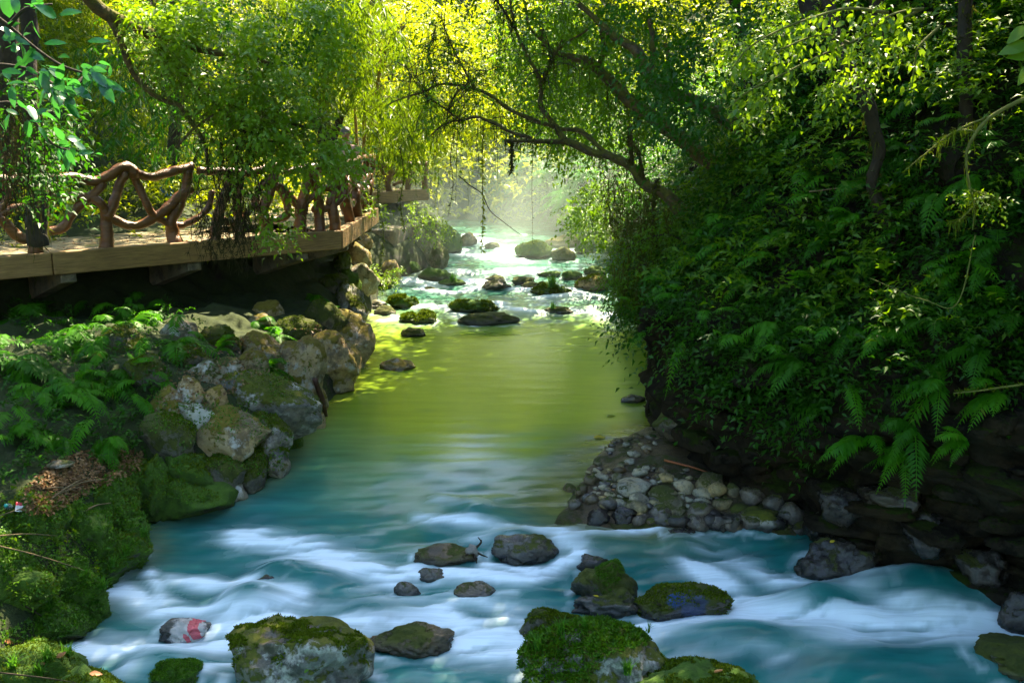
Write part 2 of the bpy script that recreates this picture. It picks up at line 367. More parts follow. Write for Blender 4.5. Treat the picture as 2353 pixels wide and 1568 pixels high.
def tubes_joined(name, lst, mat, parent=None, kind=None, **k):
    Vs, Fs, n = [], [], 0
    for pts, r in lst:
        V, F, c = tube_vf(pts, r, **k); Vs.append(V); Fs.append(F + n); n += len(V)
    V = np.concatenate(Vs); o0 = np.array(parent.location) if parent else 0
    return obj(name, mesh_np(name, V - o0, np.concatenate(Fs), mat, smooth=True), parent, kind=kind)
_ico = {}
def ico(sub):
    if sub not in _ico:
        import bmesh
        bm = bmesh.new(); bmesh.ops.create_icosphere(bm, subdivisions=sub, radius=1)
        _ico[sub] = (np.array([v.co[:] for v in bm.verts]), np.array([[v.index for v in f.verts] for f in bm.faces])); bm.free()
    return _ico[sub]
def rock_vf(size, seed, sub=4, rough=.22, flat=.35, facets=5, fine=.03):
    """a boulder: sphere cut by a few soft planes, then noise"""
    V, F = ico(sub); r_ = np.random.default_rng(seed); V = V.copy()
    for _ in range(facets):
        d = nrm(r_.normal(size=3)); h = r_.uniform(.55, .85); e = V @ d - h; V -= np.where(e > 0, e * .8, 0)[:, None] * d
    o = r_.uniform(0, 50, 3)
    k = 1 + rough * fbm(V * 1.1 + o, 2) + rough * .45 * fbm(V * 2.8 + o, 3) + fine * fbm(V * 8 + o, 3)
    rd = 1 - np.abs(fbm(V * 1.7 + o + 9, 2)); k = k - .10 * np.clip(rd - .86, 0, 1) / .14
    V = V * k[:, None]
    ext = (V.max(0) - V.min(0)) / 2; V = (V - (V.max(0) + V.min(0)) / 2) / ext
    return V * np.asarray(size), F
def rock_obj(name, loc, size, mat, seed, parent=None, sub=4, rotz=0, tilt=0, **k):
    V, F = rock_vf(size, seed, sub, **k)
    if tilt:
        c, s = math.cos(tilt), math.sin(tilt); V = V @ np.array([[c, 0, -s], [0, 1, 0], [s, 0, c]])
    o = obj(name, mesh_np(name, V, F, mat, smooth=True), parent, loc=loc); o.rotation_euler = (0, 0, rotz); return o
def box_vf(sx, sy, sz):
    V = np.array([[x, y, z] for z in (-.5, .5) for y in (-.5, .5) for x in (-.5, .5)]) * [sx, sy, sz]
    return V, np.array([[0, 2, 3, 1], [4, 5, 7, 6], [0, 1, 5, 4], [2, 6, 7, 3], [0, 4, 6, 2], [1, 3, 7, 5]])

# ================================================================== THE SETTING
# deck line in plan (front edge of the walkway, seen from the water)
DK = [np.array(q) for q in ((-9.95, 10.75), (-2.94, 16.95), (-2.98, 21.9), (-4.1, 27.4), (-2.4, 28.9), (-2.2, 38.0))]
DECK_Z = 2.32
LW = np.array([at_water(*q)[:2] for q in ((60, 1568), (140, 1475), (215, 1400), (270, 1340), (345, 1270), (350, 1195), (500, 1160), (640, 1090), (682, 1010), (735, 950), (800, 880), (838, 800), (842, 735))])
LW = np.vstack([[[-2.9, 2.0]], [[-2.9, 4.5]], LW, [[-3.0, 22.0], [-3.2, 24.0], [-2.3, 25.2], [-2.0, 27.5], [-1.9, 30], [-2.4, 34], [-4, 40], [-7, 50]]])
RW = np.array([[7.5, 2.0], [6.6, 6.5], [4.9, 8.6], [3.6, 9.4], [3.15, 10.4], [2.45, 11.2], [2.05, 12.2], [2.1, 13.6], [2.4, 14.8], [2.75, 17], [3.05, 20], [3.2, 23], [3.1, 27], [2.5, 30], [1.4, 33], [-.5, 36], [-3, 40], [-6, 50]])
def lineX(LN, Y): return np.interp(Y, LN[:, 1], LN[:, 0])
def dist_poly(X, Y, LN):
    d = np.full(X.shape, 1e9)
    for a, b in zip(LN[:-1], LN[1:]):
        ab = b - a; t = np.clip(((X - a[0]) * ab[0] + (Y - a[1]) * ab[1]) / (ab @ ab), 0, 1)
        d = np.minimum(d, np.hypot(X - a[0] - t * ab[0], Y - a[1] - t * ab[1]))
    return d
def zwv(Y): return np.interp(Y, ZWY, ZWZ)

# left bank height field
def left_height(X, Y):
    ds = dist_poly(X, Y, LW); lx = lineX(LW, Y); d = np.where(X < lx, ds, -ds)
    dline = np.array(DK); dk = dist_poly(X, Y, dline)
    # which side of the deck edge: inland is left/behind of the polyline direction
    a, b = DK[0], DK[1]; s1 = (b[0] - a[0]) * (Y - a[1]) - (b[1] - a[1]) * (X - a[0])
    ins = np.where(Y < 16.95, s1 > 0, X < np.interp(Y, [16.95, 21.9, 27.4, 28.9, 38], [-2.94, -2.98, -4.1, -2.4, -2.2]))
    ins = np.where((Y < 16.95) & (X > -2.94), False, ins)
    dd = np.where(ins, dk, -dk)
    near = np.interp(d, [-1.2, -.25, .0, .12, .35, .8, 1.6, 3.0, 5, 9], [-.9, -.5, -.12, .30, .66, .98, 1.22, 1.34, 1.42, 1.6]) 
    und = np.minimum(near, 1.25)
    hill = np.interp(dd, [0, .9, 2.0, 2.5, 4.0, 6, 9, 14, 24], [0.75, 1.0, 1.9, 2.30, 2.55, 4.6, 7.8, 12, 17])
    w = np.clip((dd + .2) / .8, 0, 1); h = near * (1 - w) + np.maximum(np.where(dd < 1.2, np.minimum(und, 1.2), hill), 0) * w
    far = np.clip((Y - 30) / 6, 0, 1)
    h = np.where(d > 0, h, near) + zwv(Y)
    h = np.where(d > .4, h + far * np.maximum(d - .4, 0) * .45, h)
    nz = fbm(np.stack([X, Y, 0 * X], -1).reshape(-1, 3) * .9, 5).reshape(X.shape); n2 = fbm(np.stack([X, Y, 0 * X + 4], -1).reshape(-1, 3) * 3.0, 3).reshape(X.shape)
    open_ = np.clip(d * 2 + .3, 0, 1)
    return h + open_ * (nz * .16 + n2 * .06) * np.where((dd > 1.8) & (dd < 3.2), .25, 1)
def grid(xs, ys, fz):
    X, Y = np.meshgrid(xs, ys); Z = fz(X, Y); nx, ny = len(xs), len(ys)
    V = np.stack([X, Y, Z], -1).reshape(-1, 3); i = np.arange(ny - 1)[:, None] * nx; j = np.arange(nx - 1)[None]
    return V, np.stack([i + j, i + j + 1, i + nx + j + 1, i + nx + j], -1).reshape(-1, 4)
xs = np.concatenate([np.arange(-30, -12, .6), np.arange(-12, .9, .085)]); ys = np.concatenate([np.arange(1.5, 22, .085), np.arange(22, 52, .3)])
LV, LF = grid(xs, ys, left_height)
keep = (LV[LF].max(1)[:, 2] > -.75); LF = LF[keep]
left_bank = obj('left_bank', mesh_np('left_bank', LV, LF, M['soil'], smooth=True), kind='structure')
LBVH = BVHTree.FromPolygons(LV.tolist(), LF.tolist())

# right bank: a low cliff with ledges, then a steep overgrown slope, swept along the water line
def right_surface():
    st = catmull(np.c_[RW, np.zeros(len(RW))], 14)[:, :2]
    seg = np.r_[0, np.cumsum(np.linalg.norm(np.diff(st, axis=0), axis=1))]; ss = np.arange(0, seg[-1], .11)
    st = np.stack([np.interp(ss, seg, st[:, k]) for k in (0, 1)], 1); tan = nrm(np.gradient(st, axis=0)); 
    for _ in range(12): tan = nrm(np.vstack([tan[:1], (tan[:-2] + tan[1:-1] * 2 + tan[2:]), tan[-1:]]))
    nor = np.stack([tan[:, 1], -tan[:, 0]], 1)
    pd = np.array([[-.5, -.8], [-.05, -.45], [0, .0], [.05, .45], [-.08, .75], [-.10, 1.2], [-.22, 1.3], [-.25, 1.75], [.0, 2.0], [.25, 2.25], [.6, 2.7], [1.2, 3.6], [2.0, 4.9], [3.2, 6.3], [5, 7.8], [9, 10], [20, 15]])
    tt = np.r_[0, np.cumsum(np.linalg.norm(np.diff(pd, axis=0), axis=1))]; q = np.concatenate([np.arange(0, 6.5, .09), np.arange(6.5, tt[-1], .7)])
    pr = np.stack([np.interp(q, tt, pd[:, k]) for k in (0, 1)], 1)
    V = np.zeros((len(ss), len(q), 3)); V[..., :2] = st[:, None] + nor[:, None] * pr[None, :, :1]; lowf = np.interp(st[:, 1], [23, 30], [1, .42])[:, None]; V[..., 2] = np.where(pr[None, :, 1] > 1.5, 1.5 + (pr[None, :, 1] - 1.5) * lowf, pr[None, :, 1]) + zwv(st[:, 1])[:, None]
    flatV = V.reshape(-1, 3); n1 = fbm(flatV * [.55, .55, .9], 4); strat = fbm(flatV * [.35, .35, 3.8] + 8, 3); n3 = fbm(flatV * 3.2, 3)
    low = np.clip((2.4 - flatV[:, 2]) / .8, 0, 1)
    step = np.round(strat * 2.5) / 2.5; disp = -(n1 * .42 + (strat * .12 + step * .17) * low + n3 * .09); disp *= np.clip((flatV[:, 2] + .6) / .8, .15, 1)
    N3 = np.repeat(np.c_[nor, np.zeros(len(nor))], len(q), 0); flatV = flatV + N3 * disp[:, None]
    nq = len(q); i = np.arange(len(ss) - 1)[:, None] * nq; j = np.arange(nq - 1)[None]
    return flatV, np.stack([i + j, i + j + 1, i + nq + j + 1, i + nq + j], -1).reshape(-1, 4)
RV, RF = right_surface()
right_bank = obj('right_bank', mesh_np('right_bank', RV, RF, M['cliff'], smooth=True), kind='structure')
RBVH = BVHTree.FromPolygons(RV.tolist(), RF.tolist())

# hillside that closes the valley behind the bend
def back_h(X, Y):
    n = fbm(np.stack([X, Y, 0 * X + 2], -1).reshape(-1, 3) * .25, 4).reshape(X.shape)
    return np.interp(Y - .12 * X, [33, 36, 40, 48, 60, 90], [.3, 1.8, 5, 11, 19, 30]) + n * .8
BV, BF = grid(np.arange(-45, 46, .9), np.arange(33, 92, .9), back_h)
hill = obj('hillside', mesh_np('hillside', BV, BF, M['soil'], smooth=True), kind='structure')
BBVH = BVHTree.FromPolygons(BV.tolist(), BF.tolist())

# river bed, one sheet far past the view
def bed_h(X, Y): return zwv(Y) - .55 + .12 * fbm(np.stack([X, Y, 0 * X], -1).reshape(-1, 3) * 1.5, 3).reshape(X.shape)
V, F = grid(np.arange(-60, 61, 1.0), np.arange(-60, 121, 1.0), lambda X, Y: np.where((abs(X) > 9) | (Y > 40) | (Y < 0), -1.2, bed_h(X, Y)))
obj('riverbed', mesh_np('riverbed', V, F, M['bed'], smooth=True), kind='structure')
def hit(bvh, px, py, default_y=12.0):
    d = ray(px, py).normalized(); h = bvh.ray_cast(Vector((0, 0, CAM_Z)), d, 90)
    return h[0] if h[0] is not None else at_y(px, py, default_y)

# ------------------------------------------------------------------ water
# foam streaks traced on the water surface: (points, width in metres, strength)
FOAM = [
 ([(150, 1450), (205, 1420), (262, 1350), (330, 1275)], .16, .45), ([(270, 1365), (330, 1385), (390, 1402), (480, 1402), (560, 1350)], .17, .95),
 ([(360, 1330), (372, 1385)], .12, .7), ([(560, 1235), (640, 1262), (727, 1290), (812, 1314), (900, 1338)], .28, 1.0),
 ([(400, 1338), (480, 1342), (560, 1362), (690, 1372)], .14, .75), ([(520, 1420), (640, 1412), (760, 1430), (850, 1440)], .22, .85),
 ([(560, 1455), (700, 1440), (860, 1420), (1000, 1430), (1100, 1465), (1190, 1490)], .26, 1.0), ([(1040, 1470), (1120, 1490), (1200, 1480)], .25, 1.0),
 ([(960, 1180), (1050, 1205), (1200, 1212)], .10, .7), ([(1000, 1150), (1110, 1175)], .12, .5), ([(1080, 1240), (1180, 1222), (1280, 1228)], .14, .8), ([(1280, 1235), (1330, 1262)], .16, 1.0),
 ([(1280, 1228), (1400, 1238), (1500, 1216)], .12, .95), ([(940, 1312), (1080, 1325), (1200, 1335), (1320, 1290)], .14, .95), ([(1120, 1300), (1220, 1312)], .12, .8),
 ([(1560, 1235), (1700, 1290), (1850, 1365), (2000, 1350)], .22, .6), ([(1600, 1300), (1690, 1370), (1750, 1400)], .2, .85), ([(2000, 1350), (2120, 1340), (2250, 1375), (2330, 1400)], .12, .55),
 ([(1660, 1400), (1800, 1410), (1960, 1440), (2150, 1450)], .26, 1.0), ([(1500, 1450), (1700, 1440), (1850, 1470), (1980, 1500)], .24, 1.0), ([(1850, 1450), (2000, 1480), (2200, 1490), (2300, 1450)], .28, .95),
 ([(1900, 1380), (2050, 1400), (2200, 1430)], .25, .6), ([(150, 1500), (260, 1490), (400, 1490), (500, 1440)], .18, .8), ([(300, 1540), (420, 1500), (520, 1490)], .16, .7), ([(480, 1545), (560, 1530)], .1, .6),
 ([(900, 1400), (1020, 1395), (1180, 1400)], .1, .5), ([(1000, 1370), (1180, 1370)], .08, .35), ([(1560, 1530), (1700, 1500), (1800, 1540)], .18, .45), ([(1180, 1420), (1260, 1440)], .2, .6),
 ([(971, 664), (1034, 670), (1086, 663)], .22, 1.0), ([(1188, 665), (1225, 663)], .2, 1.0), ([(1300, 668), (1325, 668)], .2, .9), ([(1146, 704), (1210, 714), (1250, 716)], .22, .95),
 ([(1240, 684), (1346, 678)], .35, .7), ([(1315, 714), (1391, 723), (1440, 726)], .22, .9), ([(955, 705), (1030, 705)], .2, .8), ([(1055, 581), (1180, 596)], .5, .7), ([(1134, 566), (1182, 572)], .4, .8),
 ([(1040, 545), (1120, 560)], .5, .6), ([(922, 645), (1007, 652)], .3, .7), ([(1073, 648), (1110, 648)], .3, .9), ([(1020, 625), (1100, 628), (1200, 622)], .5, .35), ([(871, 735), (922, 733)], .14, .5), ([(1040, 712), (1060, 722)], .2, .5), ([(1320, 575), (1390, 590)], .4, .5),
]
# smooth humps where the current rides over sunken stones: pixel, length across, length along, height
HUMPS = [((1880, 1395), .42, .22, .22), ((2130, 1365), .75, .35, .24), ((640, 1325), .28, .2, .15), ((730, 1345), .35, .2, .14), ((580, 1385), .3, .2, .16), ((1180, 1235), .3, .2, .08), ((1700, 1480), .75, .25, .18),
 ((2100, 1530), 1.2, .3, .16), ((1400, 1250), .4, .2, .08), ((860, 1400), .4, .2, .08), ((380, 1530), .3, .2, .1), ((1090, 1175), .3, .2, .10), ((1560, 1250), .3, .2, .1)]
def wgrid():
    xs = np.arange(-5.6, 7.6, .05); ys = np.concatenate([np.arange(2.5, 13, .05), np.arange(13, 20, .1), np.arange(20, 34, .09), np.arange(34, 52, .6)])
    X, Y = np.meshgrid(xs, ys); Z = zwv(Y); P3 = np.stack([X, Y, 0 * X], -1).reshape(-1, 3)
    foam = np.zeros(X.shape)
    warp = fbm(P3 * [1.2, 1.2, 1] + 31, 3).reshape(X.shape); warp2 = fbm(P3 * [1.2, 1.2, 1] + 61, 3).reshape(X.shape)
    Xw, Yw = X + .10 * warp, Y + .10 * warp2
    for pts, w, s in FOAM:
        ln = catmull(np.array([[*at_water(*q)[:2], 0] for q in pts]), 5)[:, :2]
        bx = (X > ln[:, 0].min() - 1.5) & (X < ln[:, 0].max() + 1.5) & (Y > ln[:, 1].min() - 1.5) & (Y < ln[:, 1].max() + 1.5)
        d = dist_poly(Xw[bx], Yw[bx], ln); foam[bx] = np.maximum(foam[bx], s * np.exp(-(d / (w * .85)) ** 2) + .16 * s * np.exp(-(d / (w * 2.2)) ** 2))
    Yr = Y + .9 * warp - .35 * X; rap = np.interp(Yr, [0, 9.6, 12.6], [1, 1, 0]) ** 1.5 + np.interp(Y + .4 * warp, [19.3, 20.8], [0, 1])
    # flow direction in the rapids runs from back right to front left and spreads
    fl = fbm(np.stack([X * .8 + Y * .5, Y * 2.6 - X * .5, 0 * X], -1).reshape(-1, 3), 4).reshape(X.shape)
    fs = fbm(np.stack([(X + .12 * warp) * .9 + Y * .5, (Y + .12 * warp2) * 7.5 - X * 1.2, 0 * X + 7], -1).reshape(-1, 3), 4).reshape(X.shape)
    foam = np.clip(foam * np.clip(1 + .55 * fl + .75 * fs, .2, 1.5) + rap * np.clip(.0 + .14 * fl + .10 * fs, 0, .16), 0, 1)
    for (q, a, b, h) in HUMPS:
        c = at_water(*q); g = np.exp(-((X - c.x) / a) ** 2 - ((Y - c.y) / b) ** 2); Z += h * g; foam *= 1 - .85 * np.exp(-((X - c.x) / a) ** 2 - ((Y - c.y + .02) / (b * .6)) ** 2)
    Z += rap * (.055 * fl + .012 * fs) + foam * .03 + (1 - rap) * .004 * fbm(np.stack([X * 1.2, Y * 5, 0 * X], -1).reshape(-1, 3), 2).reshape(X.shape)
    # shallow water near the gravel bar and along the banks
    GB = np.array([at_water(*q)[:2] for q in ((1270, 1150), (1300, 1110), (1350, 1050), (1400, 1010), (1500, 985), (1500, 1200), (1330, 1190), (1270, 1150))])
    sh = np.exp(-(dist_poly(X, Y, GB) / .55) ** 2); sh = np.maximum(sh, .55 * np.exp(-(dist_poly(X, Y, LW) / .25) ** 2))
    # pool green has the trees' reflection painted in; bluer, deeper at its left foot
    teal = np.clip(np.interp(Y + .9 * (X + 1.5) , [9.2, 13.8], [1, 0]), 0, 1) 
    teal = np.maximum(teal, np.interp(Y + 1.3 * warp - .25 * X, [9.6, 13.6], [1, 0])); teal = teal * teal * (3 - 2 * teal); teal = np.maximum(teal, np.interp(Y, [19.3, 22.5], [0, .8]))
    nx = len(xs); i = np.arange(len(ys) - 1)[:, None] * nx; j = np.arange(nx - 1)[None]
    return np.stack([X, Y, Z], -1).reshape(-1, 3), np.stack([i + j, i + j + 1, i + nx + j + 1, i + nx + j], -1).reshape(-1, 4), foam.ravel(), sh.ravel(), teal.ravel()
WV, WF, wfoam, wsh, wteal = wgrid()
def water_mat():
    m, nt, b, out = new_mat('river_water'); pos = position(nt)
    fo = nd(nt, 'ShaderNodeAttribute', attribute_name='foam').outputs['Fac']; sh = nd(nt, 'ShaderNodeAttribute', attribute_name='shallow').outputs['Fac']; te = nd(nt, 'ShaderNodeAttribute', attribute_name='teal').outputs['Fac']
    mp = nd(nt, 'ShaderNodeMapping'); mp.inputs['Scale'].default_value = (.7, 3.2, 1); mp.inputs['Rotation'].default_value = (0, 0, .15); nt.links.new(pos, mp.inputs[0])
    n1 = noise_n(nt, 1.6, 6, .55, mp.outputs[0]); n2 = noise_n(nt, 5, 4, .6, mp.outputs[0])
    body = mixc(nt, te, ramp(nt, n1, [(.3, (.14, .23, .014)), (.7, (.20, .30, .016))]), ramp(nt, n1, [(.3, (.004, .095, .098)), (.7, (.014, .170, .160))]))  # pool tone includes the yellow-green reflection of sunlit trees
    body = mixc(nt, math_(nt, 'MULTIPLY', sh, .7), body, ramp(nt, n2, [(.35, (.13, .12, .018)), (.65, (.27, .22, .035))]))
    mp2 = nd(nt, 'ShaderNodeMapping'); mp2.inputs['Scale'].default_value = (1.1, 17, 1); mp2.inputs['Rotation'].default_value = (0, 0, .22); nt.links.new(pos, mp2.inputs[0]); n5 = noise_n(nt, 1.0, 5, .6, mp2.outputs[0])
    ff = math_(nt, 'MULTIPLY', math_(nt, 'MULTIPLY', math_(nt, 'POWER', fo, 1.5), 1.18), ramp(nt, n5, [(.3, (.66,) * 3), (.66, (1.0,) * 3)]), True)
    c = mixc(nt, ff, body, (.79, .90, 1.0)); nt.links.new(c, b.inputs['Base Color'])
    nt.links.new(mixc(nt, fo, (.20,) * 3, (.6,) * 3), b.inputs['Roughness']); b.inputs['IOR'].default_value = 1.333
    b.inputs['Specular IOR Level'].default_value = .5
    bump(nt, b, math_(nt, 'ADD', n1, math_(nt, 'MULTIPLY', n2, .15)), .14, .02)
    tr = nd(nt, 'ShaderNodeBsdfTransparent'); tr.inputs[0].default_value = (.9, .95, .8, 1); mx = nd(nt, 'ShaderNodeMixShader')
    nt.links.new(math_(nt, 'MULTIPLY', math_(nt, 'MULTIPLY', sh, .18), math_(nt, 'SUBTRACT', 1.0, fo)), mx.inputs[0]); nt.links.new(b.outputs[0], mx.inputs[1]); nt.links.new(tr.outputs[0], mx.inputs[2]); nt.links.new(mx.outputs[0], out.inputs[0])
    return m
water = obj('water', mesh_np('water', WV, WF, water_mat(), {'foam': wfoam, 'shallow': wsh, 'teal': wteal}, smooth=True), kind='structure')

# ================================================================== STONES
_seed = [100]
def sd(): _seed[0] += 1; return _seed[0]
BP = []
def boulder(x0, x1, yt, yb, mat, label, depth=.8, sink=.35, rotz=None, name='boulder', sub=4, **k):
    """a stone standing in the river: picture box of what shows, waterline at the bottom of the box"""
    pb = at_water((x0 + x1) / 2, yb); s = px_m(pb); w = (x1 - x0) * s / 2; dep = w * depth
    c = Vector((pb.x, pb.y + dep * .85, 0)); c.x = (c.y * CP + (CAM_Z - pb.z) * SP) / FPX * ((x0 + x1) / 2 - 1176)
    s2 = px_m(Vector((c.x, c.y, pb.z))); w = (x1 - x0) * s2 / 2
    top = at_y((x0 + x1) / 2, yt, c.y + dep * .15).z; zb = zw(c.y)
    h = max(top - zb, .05); hz = (h + sink * h + .06) / 2
    o = rock_obj(name, (c.x, c.y, top - hz), (w * 1.03, dep, hz), M[mat] if isinstance(mat, str) else mat, sd(), sub=sub, rotz=0, **k)
    a_ = np.empty(len(o.data.vertices) * 3, np.float32); o.data.vertices.foreach_get('co', a_); a_ = a_.reshape(-1, 3); hh_ = a_[:, 2] + top - hz - zb - .03 * fbm(a_ * 6, 2)
    wa = o.data.attributes.new('wet', 'FLOAT', 'POINT'); wa.data.foreach_set('value', np.clip(1.35 - hh_ / min(.09, h * .4), 0, 1).astype(np.float32)); BP.append((c.x, c.y, w, dep))
    tag(o, label, 'boulder'); return o
BL = [
 # foreground rapids
 (520, 856, 1428, 1640, 'rock_moss', 'large boulder with pale lichen crown and mossy flanks at the bottom left of centre', dict(depth=.75, sub=5)),
 (838, 1042, 1430, 1512, 'rock_brown', 'wet grey-brown pointed boulder right of the large lichen-crowned one', dict(depth=.6, sub=5)),
 (952, 1095, 1250, 1302, 'rock_brown', 'long wet brown stone carrying a knot of driftwood', dict(depth=.6)),
 (1130, 1282, 1224, 1302, 'rock_wet', 'rounded dark boulder alone in the middle of the upper rapids', dict(depth=.75, sub=5)),
 (958, 1032, 1302, 1338, 'rock_wet', 'low wet stone just below the driftwood stone', {}),
 (905, 968, 1334, 1368, 'rock_wet', 'small dark wet stone left of centre below the driftwood stone', {}),
 (1043, 1138, 1338, 1380, 'rock_wet', 'small knobbly wet stone standing alone below the rounded dark boulder', {}),
 (1312, 1466, 1278, 1400, 'rock_mossy', 'tall peaked boulder with a green moss stripe over its top', dict(depth=.7, sub=5)),
 (1312, 1472, 1342, 1424, 'rock_wet', 'rough glistening grey boulder leaning on the tall peaked one', dict(depth=.6, sub=5, rough=.3)),
 (1190, 1345, 1398, 1490, 'rock_mossy', 'low mossy slab half under the stream behind the grassy boulder', dict(depth=.6)),
 (1195, 1532, 1424, 1640, 'rock_moss', 'big grass-topped mossy boulder at the bottom right of centre', dict(depth=.75, sub=5)),
 (1430, 1752, 1522, 1680, 'rock_green', 'flat moss-covered boulder cut by the bottom edge of the picture', dict(depth=.6, sub=5)),
 (1322, 1400, 1270, 1312, 'rock_dark', 'dark sleek stone behind the tall peaked boulder', {}),
 (340, 462, 1514, 1585, 'rock_green', 'small round mossy stone near the grassy corner at bottom left', dict(depth=.8)),
 (508, 602, 1360, 1408, 'rock_dark', 'slanting dark stone split by the current at left', dict(depth=.6)),
 (572, 660, 1312, 1352, 'rock_dark', 'low dark stone under the foam left of centre', dict(depth=.6)),
 (1825, 2015, 1236, 1352, 'rock_dark', 'big black wet boulder at the foot of the right cliff', dict(depth=.8, sub=5)),
 (2288, 2440, 1355, 1475, 'rock_dark', 'black boulder cut by the right edge of the picture', dict(depth=.8)),
 (2225, 2480, 1462, 1580, 'rock_mossy', 'mossy boulder in the bottom right corner', dict(depth=.7, sub=5)),
 (2010, 2090, 1270, 1330, 'rock_dark', 'small black stone right of the big black wet boulder', {}),
 (1338, 1402, 1164, 1208, 'rock_dark', 'sleek black stone at the water edge of the gravel bar, leftmost', {}),
 (1402, 1462, 1166, 1208, 'rock_dark', 'black stone at the gravel bar edge beside a small orange stone', {}),
 (1478, 1552, 1160, 1214, 'rock_wet', 'dark brown block at the water edge below the gravel bar', {}),
 (1520, 1600, 1210, 1240, 'rock_dark', 'low dark stone washed over below the gravel bar', {}),
 (1700, 1790, 1165, 1222, 'rock_moss', 'moss-topped stone at the right end of the gravel bar', {}),
 (1620, 1700, 1175, 1222, 'rock_wet', 'wet stone between the gravel bar and the moss-topped stone', {}),
 # pool
 (872, 955, 820, 852, 'rock_gold', 'sunlit tan stone alone in the pool near the left bank', {}),
 (921, 979, 748, 774, 'rock_mossy', 'small mossy stone alone at the head of the pool', {}),
 (1424, 1482, 904, 926, 'rock_wet', 'small wet stone in the pool beside the hanging root', {}),
 # upstream rapids
 (1031, 1146, 688, 720, 'rock_green', 'long double-humped mossy boulder at the head of the pool', dict(depth=.55)),
 (918, 1002, 713, 745, 'rock_green', 'mossy boulder left of the long flat stone at the pool head', {}),
 (1052, 1192, 716, 747, 'rock_mossy', 'long flat mossy stone lying at the lip of the pool', dict(depth=.45)),
 (889, 960, 676, 708, 'rock_green', 'mossy stone near the left bank of the upper rapids', {}),
 (857, 910, 700, 726, 'rock_mossy', 'small stone at the left bank beside the blue litter', {}),
 (832, 890, 688, 708, 'rock_grey', 'pale stone at the left bank below the walkway corner', {}),
 (1219, 1310, 650, 680, 'rock_green', 'mossy stone crowned by a bright tuft of grass', {}),
 (1320, 1400, 630, 668, 'rock_gold', 'bright yellow-mossed boulder at the right of the upper rapids', {}),
 (1107, 1175, 640, 668, 'rock_brown', 'smooth brown stone in the middle of the upper rapids', {}),
 (1108, 1160, 630, 648, 'rock_mossy', 'stone behind the smooth brown stone upstream', {}),
 (1175, 1228, 635, 656, 'rock_mossy', 'round stone right of the smooth brown stone upstream', {}),
 (1191, 1245, 647, 664, 'rock_mossy', 'low stone just left of the grass-tufted stone', {}),
 (1234, 1288, 620, 636, 'rock_green', 'low mossy stone behind the grass-tufted stone', {}),
 (1291, 1338, 621, 644, 'rock_green', 'mossy stone left of the yellow-mossed boulder', {}),
 (1341, 1394, 610, 636, 'rock_green', 'mossy stone behind the yellow-mossed boulder', {}),
 (1182, 1268, 550, 595, 'rock_green', 'big round mossy boulder in the misty far rapids', dict(depth=.8)),
 (1264, 1322, 564, 602, 'rock_mossy', 'mossy block right of the big round boulder upstream', {}),
 (1252, 1350, 535, 568, 'rock_gold', 'pale flat-topped rock behind the round misty boulder', {}),
 (1318, 1364, 558, 584, 'rock_green', 'small mossy rock at the far right bank', {}),
 (1007, 1072, 638, 658, 'rock_green', 'grassy stone near the left side of the upper rapids', {}),
 (961, 1036, 614, 645, 'rock_green', 'mossy stone at the left bank of the upper rapids', {}),
 (913, 967, 597, 630, 'rock_green', 'mossy block under the old concrete wall', {}),
 (1005, 1062, 516, 582, 'rock_green', 'tall mossy boulder on the far left bank', dict(depth=.8)),
 (1051, 1097, 532, 565, 'rock_gold', 'pale orange stone in the mist behind the tall mossy boulder', {}),
 (1113, 1150, 556, 571, 'rock_mossy', 'low stone in the far misty channel', {}),
 (971, 1002, 657, 669, 'rock_mossy', 'tiny stone breaking the foam left of centre upstream', {}),
 (1249, 1316, 703, 721, 'rock_mossy', 'low grassy stone at the right of the pool head', {}),
 (1420, 1500, 690, 730, 'rock_mossy', 'mossy boulder behind the hanging ferns of the right bank', {}),
]
BO = {}
for i, (x0, x1, yt, yb, mt, lb, kw) in enumerate(BL):
    kw = dict(kw); kw.setdefault('rough', .2); o = boulder(x0, x1, yt, yb, mt, lb, **kw); BO[lb] = o; o['group'] = 'boulders in the river'
def bfind(t): return next(o for l, o in BO.items() if t in l)
def world_verts(o):
    me = o.data; a = np.empty(len(me.vertices) * 3, np.float32); me.vertices.foreach_get('co', a); return a.reshape(-1, 3) + np.array(o.location)
def obvh(o):
    return BVHTree.FromPolygons(world_verts(o).tolist(), [p.vertices[:] for p in o.data.polygons])
